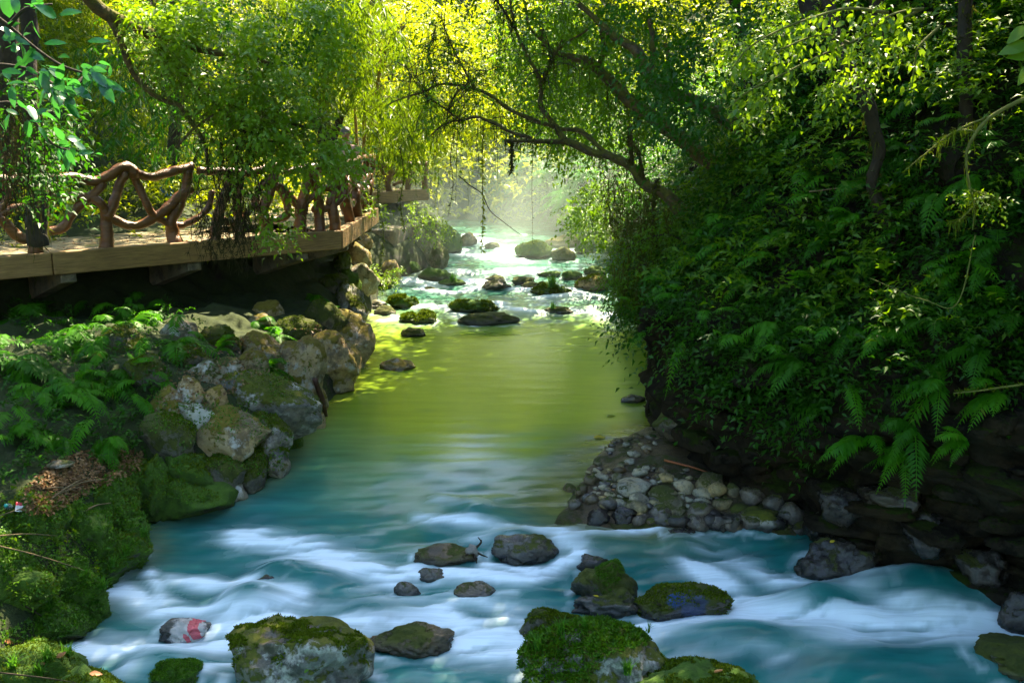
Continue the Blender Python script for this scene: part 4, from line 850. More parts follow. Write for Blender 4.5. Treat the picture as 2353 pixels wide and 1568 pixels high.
# left hillside behind the walkway
b = LeafBag(); P, N = sample_surface(LV, LF, 16000, lambda c: inview(c) * (c[:, 2] > 2.5) * (c[:, 2] < 14) * (c[:, 1] > 9) * (c[:, 0] < -3.6))
hang_lance(b, P + N * rng.uniform(.05, .9, (len(P), 1)), k=6, ll=.26, lw=.12)
tag(bagobj('bamboo_thicket', b, 'leaf_bamboo'), 'thicket of hanging narrow leaves on the slope behind the walkway', 'thicket')
b = LeafBag(); P, N = sample_surface(LV, LF, 9000, lambda c: inview(c) * (c[:, 2] > 1.9) * (c[:, 2] < 12) * (c[:, 1] > 15) * (c[:, 0] < -3.6))
sprays(b, P + N * rng.uniform(.05, .8, (len(P), 1)), N + rng.normal(0, .6, P.shape), rng.uniform(.3, .8, len(P)), k=9, ll=.12, lw=.42)
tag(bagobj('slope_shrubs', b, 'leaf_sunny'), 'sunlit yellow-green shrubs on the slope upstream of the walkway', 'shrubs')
# wooded slope beyond the bend
b = LeafBag(); P, N = sample_surface(BV, BF, 19000, lambda c: inview(c) * (c[:, 1] < 62))
P = P + N * rng.uniform(.1, 2.6, (len(P), 1)); sprays(b, P, N * .4 + rng.normal(0, .8, P.shape), rng.uniform(.5, 1.1, len(P)), k=9, ll=.24, lw=.45, droop=.4)
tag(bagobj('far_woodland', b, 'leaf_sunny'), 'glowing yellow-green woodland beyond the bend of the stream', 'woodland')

# unseen woodland added behind and beside the viewpoint to block sky light
b = LeafBag(); P = np.stack([rng.uniform(-14, 14, 5200), rng.uniform(-12, -3.5, 5200), rng.uniform(-1, 15, 5200)], 1); sprays(b, P, rdir(len(P)), rng.uniform(.6, 1.2, len(P)), k=9, ll=.30, lw=.5)
P = np.stack([np.where(rng.random(2600) < .5, -1, 1) * rng.uniform(7, 14, 2600), rng.uniform(-6, 6, 2600), rng.uniform(1, 13, 2600)], 1); sprays(b, P, rdir(len(P)), rng.uniform(.6, 1.2, len(P)), k=9, ll=.30, lw=.5)
tag(bagobj('sky_blocking_woodland', b, 'leaf_dark'), 'unseen woodland added behind the viewpoint to block sky light', 'woodland')

# ---- trees with their own trunks, limbs and crowns
def pxpath(pts):
    """(px, py, Y) -> world points"""
    return [at_y(*q) for q in pts]
def tree(name, base, label, trunk, limbs, bark='bark', cat='tree', sides=10):
    t = empty(name, at_y(*base), label, cat)
    tube('trunk', pxpath(trunk[0]), trunk[1], M[bark], t, sides=sides, n=5, knob=.22, ks=4, wobble=.04)
    for p, r in limbs: tube('limb', pxpath(p), r, M[bark], t, sides=8, n=5, knob=.25, ks=6, wobble=.04)
    return t
def twigs_from(paths, n, L, r=.008, up=.1, droop=.4, seed=None):
    out = []
    for _ in range(n):
        p = paths[rng.integers(len(paths))]; c = catmull([np.array(q) for q in p], 4); k = rng.integers(1, len(c)); s = c[k]; d = rdir(1, (0, -.1, up))[0]; l = L * rng.uniform(.5, 1.3)
        m = s + d * l * .5 + np.array([0, 0, .05 * l]); e = s + d * l + np.array([0, 0, -droop * l]); out.append(([s, m, e], (r, r * .35)))
    return out
# the leaning moss-hung tree of the right bank
main_tr = [(1620, 530, 14.4), (1571, 487, 14.8), (1520, 446, 15.1), (1475, 415, 15.3), (1448, 385, 15.4), (1400, 361, 15.6), (1343, 342, 15.8), (1305, 329, 15.9)]
main_l = [
 ([(1305, 329, 15.9), (1281, 300, 16), (1264, 276, 16), (1240, 238, 16.1), (1242, 197, 16.2), (1230, 167, 16.2), (1206, 116, 16.3), (1186, 71, 16.4), (1172, -10, 16.6)], (.075, .06, .05, .04, .03)),
 ([(1242, 197, 16.2), (1255, 170, 16), (1264, 143, 15.9), (1290, 90, 15.8)], (.035, .025, .015)),
 ([(1186, 71, 16.4), (1159, 27, 16.2), (1120, -20, 16)], (.03, .018)),
 ([(1305, 329, 15.9), (1270, 326, 15.8), (1230, 327, 15.7), (1195, 327, 15.6), (1162, 325, 15.5)], (.06, .055, .045, .04)),
 ([(1217, 321, 15.7), (1179, 303, 15.8), (1128, 283, 16), (1094, 272, 16.1), (1060, 276, 16.2), (1026, 286, 16.3), (988, 313, 16.4)], (.045, .04, .03, .018)),
 ([(1400, 358, 15.6), (1332, 306, 16), (1274, 291, 16.3), (1217, 272, 16.6), (1179, 254, 16.8), (1142, 228, 17), (1094, 204, 17.2), (1043, 194, 17.4), (1002, 197, 17.5), (951, 218, 17.7), (890, 242, 17.9)], (.06, .055, .05, .045, .035, .02)),
 ([(1452, 392, 15.4), (1448, 340, 15.3), (1446, 290, 15.2)], (.055, .05, .035)),
 ([(1480, 420, 15.3), (1470, 360, 15.1), (1455, 330, 15.1)], (.045, .035)),
 ([(1060, 276, 16.2), (1030, 255, 16.1), (990, 225, 16), (960, 190, 15.9), (930, 150, 15.8)], (.025, .018, .01)),
 ([(1094, 204, 17.2), (1060, 150, 17), (1030, 90, 17), (1010, 30, 17)], (.03, .02, .012)),
 ([(1026, 286, 16.3), (1040, 230, 16.2), (1090, 180, 16.1), (1150, 150, 16)], (.022, .015, .01)),
 ([(1002, 197, 17.5), (985, 130, 17.3), (1000, 60, 17.2)], (.022, .015, .01))]
t = tree('leaning_tree', (1620, 530, 14.4), 'mossy tree leaning from the right bank with crooked limbs over the stream', (main_tr, (.12, .10, .085, .07, .062, .056)), [(p_, tuple(.66 * q_ for q_ in r_)) for p_, r_ in main_l], bark='bark_mossy', sides=12)
paths = [pxpath(p) for p, r in main_l] + [pxpath(main_tr)]
tubes_joined('twigs', twigs_from(paths[:6] + paths[8:12], 150, .9, .007, up=.2, droop=.35), M['bark'], t, kind='stuff', sides=4, n=2, knob=0)
b = LeafBag()
for p in paths:
    c = catmull([np.array(q) for q in p], 10); c = c[rng.integers(0, len(c), 26)]; strands(b, c + rng.normal(0, .02, c.shape), rng.uniform(.05, .40, len(c)) ** 1.4, w=.008, fuzz=3)
    c2 = np.repeat(c, 8, 0) + rng.normal(0, .03, (len(c) * 8, 3)); A = rng.normal(0, .8, c2.shape); A[:, 2] -= .3
    b.add(*leafgeo(c2, A, rng.normal(0, 1, c2.shape), rng.uniform(.03, .08, len(c2)), .012))
bagobj('hanging_moss', b, 'moss_strand', t)
b = LeafBag()
for p in paths[:3] + paths[8:12]:
    c = catmull([np.array(q) for q in p], 8); c = c[rng.integers(len(c) // 4, len(c), 34)] + rng.normal(0, .25, (34, 3)); sprays(b, c, rdir(34, (0, -.2, -.1)), rng.uniform(.25, .6, 34), k=7, ll=.085, lw=.5, droop=.5)
bagobj('leaves', b, 'leaf_mid', t)
# two more leaning trees above it
l2 = [(1640, 380, 16.0), (1560, 315, 16.4), (1513, 283, 16.6), (1469, 252, 16.8), (1435, 221, 17), (1401, 184, 17.2), (1373, 157, 17.3), (1349, 143, 17.4), (1309, 133, 17.5), (1275, 126, 17.6), (1251, 99, 17.7), (1242, 70, 17.8)]
t = tree('leaning_tree', (1640, 380, 16), 'upper leaning tree with one long arched limb above the moss-hung tree', (l2, (.13, .12, .105, .09, .075, .055, .04)), [([(1275, 126, 17.6), (1290, 110, 17.2), (1330, 80, 17), (1360, 60, 16.9)], (.03, .015)), ([(1251, 99, 17.7), (1215, 60, 17.7), (1210, 0, 17.6)], (.03, .015)), ([(1373, 157, 17.3), (1385, 120, 17.1), (1380, 60, 17)], (.05, .03))], bark='bark_mossy')
b = LeafBag(); c = catmull([np.array(q) for q in pxpath(l2)], 12); c = c[rng.integers(len(c) // 4, len(c), 60)]; strands(b, c, rng.uniform(.1, .7, len(c)), w=.012, fuzz=3); bagobj('hanging_moss', b, 'moss_strand', t)
b = LeafBag(); P = region_pts(700, [(1180, 0), (1560, 0), (1560, 200), (1480, 330), (1360, 330), (1290, 180), (1200, 100)], 16.5, 21, -.25, seed=2); sprays(b, P, rdir(len(P), (0, -.3, -.2)), rng.uniform(.35, .8, len(P)), k=9, ll=.12, lw=.42, droop=.6); bagobj('crown', b, 'leaf_mid', t)
l3 = [(1700, 290, 14.5), (1620, 250, 15.2), (1557, 225, 15.5), (1520, 204, 15.7), (1486, 177, 15.8), (1469, 136, 15.9), (1445, 102, 16), (1401, 75, 16.2), (1373, 51, 16.3), (1330, 10, 16.5)]
t = tree('leaning_tree', (1700, 290, 14.5), 'topmost dark leaning tree trunk bending left at the upper right of centre', (l3, (.12, .105, .09, .08, .06, .04)), [([(1486, 177, 15.8), (1500, 120, 15.7), (1490, 40, 15.7)], (.06, .04)), ([(1557, 225, 15.5), (1540, 160, 15.4), (1530, 100, 15.4)], (.05, .03))], bark='bark_mossy')
b = LeafBag(); P = region_pts(420, [(1400, 0), (1800, 0), (1750, 220), (1600, 320), (1480, 200)], 12, 15.5, -.2, seed=5); sprays(b, P, rdir(len(P), (-.3, -.3, -.3)), rng.uniform(.35, .7, len(P)), k=9, ll=.11, lw=.42, droop=.6); bagobj('crown', b, 'leaf_dark', t)

# overhead canopy: unseen crowns added above the frame, placed to shade stream and banks
def shade_crown(t, centre, rad, n, thr, mat, ll=.20):
    c = np.array(centre); d = rdir(n); P = c + d * (rng.random((n, 1)) ** .45) * np.array(rad); k = fbm(P * .55, 2) > thr; P = P[k]
    x, y = pxv(P); ok = ~((x > -40) & (x < 2400) & (y > 8) & (y < 1568)); P = P[ok]
    b = LeafBag(); sprays(b, P, rdir(len(P), (0, 0, -.2)), rng.uniform(.5, 1.0, len(P)), k=9, ll=ll, lw=.5, droop=.4); return bagobj('crown', b, mat, t)
T = []
def bark_moss(t, pts, r, n=260):
    c = catmull([np.array(q) for q in pxpath(pts)], 12); c = c[rng.integers(0, len(c), n)]; c = c + rdir(n) * [1, 1, .2] * np.mean(r) * .95; A = rng.normal(0, .6, c.shape); A[:, 2] -= .7
    b = LeafBag(); b.add(*leafgeo(c, A, rng.normal(0, 1, c.shape), rng.uniform(.04, .14, n), .02)); strands(b, c[: n // 3], rng.uniform(.08, .3, n // 3), w=.007, seg=4); bagobj('moss', b, 'moss_strand', t)
def tall(label, pts, r, limbs, crown=None, bark='bark', name='tall_tree', mat='leaf_dark'):
    t = tree(name, pts[0], label, (pts, r), limbs, bark=bark)
    if crown: shade_crown(t, *crown, mat)
    bark_moss(t, pts, r)
    return t
t1 = tall('thick dark trunk rising through the right bank behind the lime-leaved branch', [(1962, 430, 13.2), (1949, 378, 13.2), (1934, 302, 13.2), (1915, 242, 13.2), (1896, 163, 13.2), (1866, 30, 13.2), (1850, -150, 13.2), (1845, -500, 13)], (.17, .16, .16, .15, .15), [([(1896, 163, 13.2), (1935, 80, 13), (1960, -60, 12.8)], (.08, .06)), ([(1934, 302, 13.2), (1905, 200, 13.6), (1930, 60, 13.8)], (.09, .08))], ((1.9, 17.0, 9.6), (5.1, 3.9, 2.0), 5200, -.8))
t2 = tall('slender curved dark trunk standing in front on the right bank', [(2085, 640, 10.4), (2070, 590, 10.5), (2047, 529, 10.6), (2013, 454, 10.7), (2005, 412, 10.7), (2017, 352, 10.7), (2002, 280, 10.7), (1979, 212, 10.7), (1934, 129, 10.8), (1905, 20, 10.9), (1880, -200, 11)], (.075, .07, .07, .075, .065), [], ((5.6, 7.0, 8.4), (3.2, 3.0, 1.8), 1800, -.5))
t3 = tall('leaning dark trunk right of the slender curved one', [(2130, 330, 12.2), (2111, 287, 12.2), (2096, 234, 12.2), (2074, 181, 12.2), (2036, 106, 12.2), (2010, -20, 12.2), (2000, -250, 12.2)], (.09, .085, .085, .08), [], ((6.2, 11.5, 9.6), (3.4, 4.0, 2.2), 1100, .1))
t4 = tall('straight dark trunk near the right edge above the bare mossy branch', [(2222, 400, 10.6), (2217, 242, 10.6), (2217, 76, 10.6), (2222, -60, 10.6), (2225, -300, 10.6)], (.075, .07, .065), [], ((6.4, 7.0, 8.6), (3.4, 4.0, 2.2), 2600, -.6))
t5 = tall('dark trunk at the left edge behind the broad-leaved branch', [(88, 560, 10.4), (84, 430, 10.3), (70, 300, 10.2), (62, 150, 10.2), (70, 20, 10.2), (70, -250, 10.1)], (.11, .09, .085, .08), [([(70, 300, 10.2), (130, 240, 10.4), (200, 170, 10.8)], (.035, .02))], ((-5.8, 9.5, 8.8), (3.6, 3.6, 2.0), 1700, -.35), mat='leaf_mid')
t6 = tall('forked dark trunk behind the walkway corner', [(752, 400, 21.5), (748, 360, 21.5), (745, 310, 21.5), (738, 200, 21.6), (742, 60, 21.7), (740, -120, 21.8)], (.17, .15, .13, .12), [([(748, 360, 21.5), (770, 300, 21.5), (795, 250, 21.5), (830, 190, 21.4)], (.11, .08, .06)), ([(745, 310, 21.5), (720, 250, 21.4), (700, 180, 21.2)], (.06, .04))], ((-7.4, 21.5, 10.3), (4.2, 4.6, 2.0), 2100, -.3), mat='leaf_mid')
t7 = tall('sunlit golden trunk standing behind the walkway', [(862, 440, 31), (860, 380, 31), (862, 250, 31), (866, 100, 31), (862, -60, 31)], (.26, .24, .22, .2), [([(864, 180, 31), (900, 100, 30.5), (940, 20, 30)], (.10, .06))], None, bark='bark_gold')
t8 = tall('thin trunk rising on the far bank right of the mist', [(1290, 330, 27), (1300, 200, 27), (1296, 60, 27), (1300, -100, 27)], (.12, .10, .09), [], None)
t9 = tall('leaning thin trunk behind the right bank shrubs', [(1740, 330, 17.5), (1715, 180, 17.5), (1690, 40, 17.6), (1680, -120, 17.6)], (.10, .09, .08), [], ((3.3, 22.6, 10.5), (4.0, 5.0, 1.8), 3000, -.6))
t10 = tall('mossy trunk at the far left edge of the picture behind the railing', [(-10, 480, 14), (5, 300, 14), (20, 120, 14), (10, -60, 14)], (.16, .15, .14), [], ((-8.5, 13.5, 9.5), (3.6, 4.0, 2.4), 850, -.3), mat='leaf_mid')
t11 = tall('slim dark trunk added in the shaded hollow behind the railing', [(402, 420, 19.5), (398, 340, 19.5), (405, 240, 19.5), (396, 120, 19.5), (400, -60, 19.5)], (.13, .11, .10), [], ((-9.5, 25.5, 10.8), (5.6, 5.0, 2.0), 2600, -.5))  # tree added to carry an unseen crown that shades the hollow
b = LeafBag(); P = region_pts(260, [(180, 100), (330, 90), (470, 200), (470, 400), (300, 400), (210, 330)], 16.5, 19, -.3, .012, seed=14); hang_lance(b, P, k=6, ll=.26, lw=.12); bagobj('drooping_leaves', b, 'leaf_dark', t11)  # dark leaf layer added so the hollow reads as shaded
# crown of the golden trunk and of the thin far trunk (in view, sunlit)
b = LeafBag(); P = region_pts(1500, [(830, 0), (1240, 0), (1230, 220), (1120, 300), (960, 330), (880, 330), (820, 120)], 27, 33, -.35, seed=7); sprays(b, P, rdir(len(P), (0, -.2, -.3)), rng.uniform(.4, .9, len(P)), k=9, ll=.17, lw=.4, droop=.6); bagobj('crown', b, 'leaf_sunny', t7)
b = LeafBag(); P = region_pts(1200, [(1120, 0), (1420, 0), (1420, 330), (1300, 350), (1180, 280)], 22, 27, -.15, seed=9); sprays(b, P, rdir(len(P), (0, -.2, -.3)), rng.uniform(.4, .8, len(P)), k=9, ll=.14, lw=.42, droop=.6); bagobj('crown', b, 'leaf_mid', t8)
b = LeafBag(); P = region_pts(600, [(620, 0), (830, 0), (840, 200), (760, 300), (690, 250)], 19, 23, -.3, seed=12); hang_lance(b, P, k=7, ll=.32, lw=.11); bagobj('drooping_leaves', b, 'leaf_bamboo', t6)

# the leafy tree that hangs over the walkway railing
lt = tree('overhanging_tree', (270, 40, 12.6), 'leafy tree hanging sunlit sprays over the walkway railing', ([(150, -60, 12.2), (250, 30, 12.6), (330, 70, 13), (420, 100, 13.2), (520, 120, 13.3), (640, 150, 13.4)], (.09, .08, .06, .04, .02)),
 [([(330, 70, 13), (400, 150, 13.1), (480, 230, 13.1), (560, 300, 13.2), (640, 330, 13.3)], (.05, .03, .02, .012)), ([(250, 30, 12.6), (330, 200, 12.9), (420, 250, 13), (470, 330, 13), (480, 400, 13)], (.045, .03, .02)), ([(400, 340, 13), (440, 300, 13), (500, 260, 13)], (.015, .02)), ([(560, 300, 13.2), (650, 290, 13.3), (740, 300, 13.5), (790, 340, 13.6)], (.018, .01))], bark='bark_mossy')
b = LeafBag()
for poly, n, s in (([(230, 0), (820, 0), (760, 150), (640, 200), (520, 260), (420, 220), (300, 120)], 900, 1), ([(420, 180), (640, 180), (760, 260), (780, 360), (700, 400), (560, 330), (480, 260)], 430, 2), ([(480, 260), (640, 260), (640, 400), (560, 470), (500, 420)], 110, 3), ([(700, 300), (830, 330), (800, 400), (720, 390)], 130, 4), ([(580, 480), (650, 470), (650, 560), (600, 550)], 26, 5)):
    P = region_pts(n, poly, 12.4, 14.2, -.05 if s < 4 else -.8, .013, seed=20 + s); sprays(b, P, rdir(len(P), (.35, -.35, -.25)), rng.uniform(.2, .5, len(P)), k=7, ll=.105, lw=.46, droop=.45)
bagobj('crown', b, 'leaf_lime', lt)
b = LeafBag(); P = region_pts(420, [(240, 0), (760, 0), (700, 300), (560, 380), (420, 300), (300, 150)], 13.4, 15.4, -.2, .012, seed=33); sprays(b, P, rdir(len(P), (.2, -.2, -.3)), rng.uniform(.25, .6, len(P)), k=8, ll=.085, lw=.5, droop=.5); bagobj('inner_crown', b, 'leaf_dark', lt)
paths = [pxpath(p) for p in ([(330, 70, 13), (400, 150, 13.1), (480, 230, 13.1), (560, 300, 13.2), (640, 330, 13.3)], [(250, 30, 12.6), (330, 200, 12.9), (420, 250, 13), (470, 330, 13)], [(560, 300, 13.2), (650, 290, 13.3), (740, 300, 13.5)])]
tubes_joined('twigs', twigs_from(paths, 260, .8, .006), M['twig_moss'], lt, kind='stuff', sides=4, n=2, knob=0)
# dark curtain of hanging roots in front of the railing
b = LeafBag(); P = region_pts(120, [(445, 300), (600, 290), (620, 420), (560, 470), (450, 420)], 12.6, 13.2, -.4, .02, seed=40); strands(b, P, rng.uniform(.3, 1.1, len(P)), w=.006, sway=.16, fuzz=9)
P = region_pts(90, [(455, 480), (580, 470), (580, 520), (455, 520)], 12.6, 13.0, -.6, .02, seed=41); strands(b, P, rng.uniform(.3, .75, len(P)), w=.006, sway=.16, fuzz=9)
tag(bagobj('hanging_roots', b, 'root_strand', kind=None), 'dark curtain of hanging roots in front of the walkway railing', 'hanging roots')
# centre bamboo sprays
b = LeafBag()
for poly, n, s in (([(760, 0), (880, 0), (960, 150), (960, 330), (880, 420), (840, 300), (780, 150)], 420, 1), ([(880, 200), (1010, 180), (1010, 330), (920, 400), (860, 330)], 220, 2)):
    P = region_pts(n, poly, 19, 23, -.25, .012, seed=50 + s); hang_lance(b, P, k=7, ll=.30, lw=.10)
bam = empty('bamboo', at_y(845, 470, 23), 'bamboo hanging narrow leaves over the walkway corner', 'bamboo')
for q in ([(835, 440, 23), (838, 250, 22.6), (850, 80, 22), (880, -40, 21.5)], [(850, 440, 23.5), (858, 260, 23), (885, 120, 22), (930, 60, 21)], [(825, 440, 23.5), (815, 250, 23.5), (800, 60, 23)]):
    tube('culm', pxpath(q), (.045, .035, .02), M['bark_gold'], bam, sides=8, n=5, knob=.05)
bagobj('foliage', b, 'leaf_bamboo', bam)

# ---- broad-leaved branch close to the camera at top left: every leaf a piece
def big_leaf_mesh(name, L, W_, mat, cup=.12, bend=.2, seed=0, seg=6):
    t = np.linspace(0, 1, seg + 1); w = W_ * .5 * np.sin(np.pi * t ** .8) ** .8; w[0] = w[-1] = .002
    V = []; 
    for k in range(seg + 1):
        z = -bend * L * t[k] ** 2
        for s, q in ((-1, 1), (-.5, .45), (0, 0), (.5, .45), (1, 1)): V.append((s * w[k], t[k] * L, z + cup * w[k] * 2 * q * .5 + .012 * L * math.sin(k * 2 + s * 3)))
    F = [[5 * k + j, 5 * k + j + 1, 5 * k + j + 6, 5 * k + j + 5] for k in range(seg) for j in range(4)]
    return mesh_np(name, np.array(V), np.array(F), mat, {'rnd': np.full(len(V), (seed * .37) % 1)}, smooth=True)
BLM = [big_leaf_mesh('leaf', 1, w, M['leaf_broad'], bend=bn, seed=i) for i, (w, bn) in enumerate(((.46, .15), (.52, .25), (.40, .3), (.5, .05), (.38, .4)))]
from mathutils import Matrix
def place_leaf(me, p, axis, nor, L, parent, name='leaf'):
    a = Vector(axis).normalized(); n_ = Vector(nor); x = a.cross(n_).normalized(); n2 = x.cross(a)
    o = obj(name, me, parent); o.matrix_basis = Matrix.Translation(Vector(p) - parent.location) @ Matrix((x, a, n2)).transposed().to_4x4() @ Matrix.Scale(L, 4); return o
bb = empty('broad_leaved_branch', at_y(-30, 60, 6.4), 'branch of large glossy blue-green leaves reaching in at the top left', 'branch')
bpaths = [[(-60, 0, 6.2), (20, 60, 6.3), (80, 110, 6.4), (140, 150, 6.4), (200, 170, 6.4), (240, 180, 6.4)], [(-60, 150, 6.4), (20, 150, 6.5), (90, 170, 6.5), (140, 220, 6.5)], [(-60, 250, 6.6), (40, 240, 6.6), (120, 330, 6.7), (190, 350, 6.8)], [(20, 60, 6.3), (60, 20, 6.3), (120, 10, 6.3)], [(90, 170, 6.5), (130, 200, 6.4), (165, 225, 6.3)]]
for q in bpaths: tube('twig', pxpath(q), (.014, .006), M['bark'], bb, sides=6, n=4, knob=.1)
for i in range(135):
    q = bpaths[[0, 0, 0, 1, 1, 2, 2, 3, 4][i % 9]]; c = catmull([np.array(v) for v in pxpath(q)], 6); p = c[rng.integers(2, len(c))] + rng.normal(0, .055, 3); ax = rdir(1, (.45, -.25, -.35), .7)[0]
    place_leaf(BLM[i % 5], p, ax, rdir(1, (.1, -.6, .8), .5)[0], rng.uniform(.07, .15), bb)
for (px, py, L, ax, nr) in ((165, 228, .13, (.15, -.1, 1), (.2, -1, .1)), (22, 42, .17, (0, -.2, .95), (.3, -1, 0)), (62, 120, .12, (.8, -.2, -.3), (0, -.8, .6)), (95, 165, .14, (.3, -.2, -1), (0, -1, .3)), (210, 165, .14, (.7, -.1, -.6), (.1, -.7, .7)), (230, 190, .15, (.6, -.2, -.8), (.1, -.8, .6)), (100, 100, .14, (.9, 0, .1), (0, -.6, .8)), (200, 95, .14, (1, 0, .1), (0, -.6, .8)), (165, 195, .15, (.9, -.1, -.6), (0, -.6, .8))):
    place_leaf(BLM[0], at_y(px, py, 6.3), ax, nr, L, bb)
b = LeafBag(); P = region_pts(230, [(0, 150), (130, 200), (190, 300), (140, 420), (200, 450), (60, 480), (0, 420)], 7.5, 9.2, -.3, .015, seed=60); sprays(b, P, rdir(len(P), (.2, -.2, -.3)), rng.uniform(.12, .3, len(P)), k=7, ll=.06, lw=.45, droop=.5)
tag(bagobj('climbing_foliage', b, 'leaf_dark', kind=None), 'dark small-leaved creeper hanging at the left edge before the railing', 'creeper')
b = LeafBag(); P = region_pts(120, [(0, 200), (110, 260), (110, 420), (0, 400)], 7.6, 9.2, -.6, .02, seed=61); strands(b, P, rng.uniform(.2, .7, len(P)), w=.006, sway=.12, fuzz=4)
tag(bagobj('hanging_roots', b, 'root_strand', kind=None), 'dark hanging roots at the left edge under the broad-leaved branch', 'hanging roots')

# ---- lime-leaved branch at upper right: every leaf a piece
LLM = [big_leaf_mesh('leaf', 1, w, M['leaf_lime'], bend=bn, seed=i) for i, (w, bn) in enumerate(((.5, .3), (.45, .4), (.55, .2)))]
lb = empty('lime_leaved_branch', at_y(1960, 60, 9.6), 'bright lime-green leafy branch arching across the dark right bank', 'branch')
lpaths = [[(2120, 20, 9.5), (2040, 60, 9.5), (1950, 100, 9.5), (1880, 130, 9.4), (1800, 170, 9.4), (1720, 210, 9.4), (1670, 250, 9.4)], [(2040, 30, 9.5), (1950, 20, 9.4), (1870, 40, 9.4), (1790, 70, 9.4), (1720, 110, 9.4), (1680, 160, 9.3)], [(1950, 100, 9.5), (1900, 80, 9.4), (1850, 90, 9.4), (1780, 120, 9.3)], [(2160, 60, 9.4), (2110, 110, 9.4), (2100, 160, 9.4), (2090, 200, 9.4)], [(2120, 20, 9.5), (2060, 30, 9.4), (2000, 60, 9.4)]]
for q in lpaths: tube('twig', pxpath(q), (.016, .006), M['twig_moss'], lb, sides=6, n=4, knob=.1)
wts = [0] * 4 + [1] * 4 + [2] * 2 + [3] * 1 + [4] * 2
for i in range(270):
    c = catmull([np.array(v) for v in pxpath(lpaths[wts[i % len(wts)]])], 6); p = c[rng.integers(3, len(c))] + rng.normal(0, .05, 3) + [0, 0, -abs(rng.normal(0, .07))]
    place_leaf(LLM[i % 3], p, rdir(1, (-.2, -.3, -.8), .45)[0], rdir(1, (-.1, -.8, .6), .4)[0], rng.uniform(.055, .10), lb)
b = LeafBag(); P = region_pts(330, [(1640, 40), (1760, 0), (2100, 0), (2130, 120), (1900, 220), (1700, 290)], 9.3, 10.6, -.1, .014, seed=71); sprays(b, P, rdir(len(P), (-.3, -.3, -.4)), rng.uniform(.15, .35, len(P)), k=7, ll=.065, lw=.5, droop=.7); bagobj('small_leaves', b, 'leaf_lime', lb)
# bare lit branch at right, furred with moss
mb = empty('mossy_branch', at_y(2400, 200, 8.2), 'pale bare branch furred with moss dropping down at the right edge', 'branch')
mpaths = [[(2420, 190, 8.2), (2352, 227, 8.2), (2281, 265, 8.2), (2244, 302, 8.2), (2221, 348, 8.2), (2221, 393, 8.2), (2228, 435, 8.2), (2238, 473, 8.2), (2234, 529, 8.2)], [(2281, 265, 8.2), (2230, 285, 8.3), (2180, 310, 8.4), (2130, 350, 8.5), (2080, 390, 8.6)], [(2244, 302, 8.2), (2200, 300, 8.3), (2150, 330, 8.4)], [(2228, 435, 8.2), (2270, 450, 8.2), (2290, 460, 8.2)], [(2238, 473, 8.2), (2200, 508, 8.2), (2180, 510, 8.2)]]
for q, r in zip(mpaths, ((.022, .016, .012, .008, .004), (.010, .004), (.008, .003), (.007, .003), (.006, .003))): tube('twig', pxpath(q), r, M['twig_moss'], mb, sides=6, n=5, knob=.3, ks=20)
b = LeafBag()
for q in mpaths:
    c = catmull([np.array(v) for v in pxpath(q)], 16); c = c[rng.integers(0, len(c), 130)] + rng.normal(0, .006, (130, 3)); A = rng.normal(0, .8, c.shape); A[:, 2] -= .5; b.add(*leafgeo(c, A, rng.normal(0, 1, c.shape), rng.uniform(.02, .06, len(c)), .008))
    strands(b, c[:26], rng.uniform(.03, .16, 26), w=.005, seg=4)
bagobj('moss', b, 'moss_olive', mb)
b = LeafBag(); P = region_pts(40, [(2180, 440), (2300, 440), (2310, 480), (2200, 490)], 8.1, 8.4, -.9); sprays(b, P, rdir(40), .12, k=5, ll=.045, lw=.5); bagobj('leaves', b, 'leaf_lime', mb)
# large leaf sprig at the right edge
sg = empty('leaf_sprig', at_y(2400, 100, 6.5), 'sprig of large light green leaves entering at the right edge', 'sprig')
for (px, py, L, ax) in ((2370, 100, .20, (-.9, -.1, -.15)), (2360, 60, .15, (-.7, -.1, -.5)), (2380, 130, .18, (-.8, -.1, .1)), (2375, 145, .16, (-.5, -.2, -.6)), (2400, 80, .2, (-.9, 0, .2))): place_leaf(LLM[0], at_y(px, py, 6.5), ax, (-.1, -.8, .6), L, sg)
tube('twig', pxpath([(2420, 40, 6.5), (2400, 90, 6.5), (2375, 150, 6.5)]), (.008, .004), M['twig'], sg, sides=6)

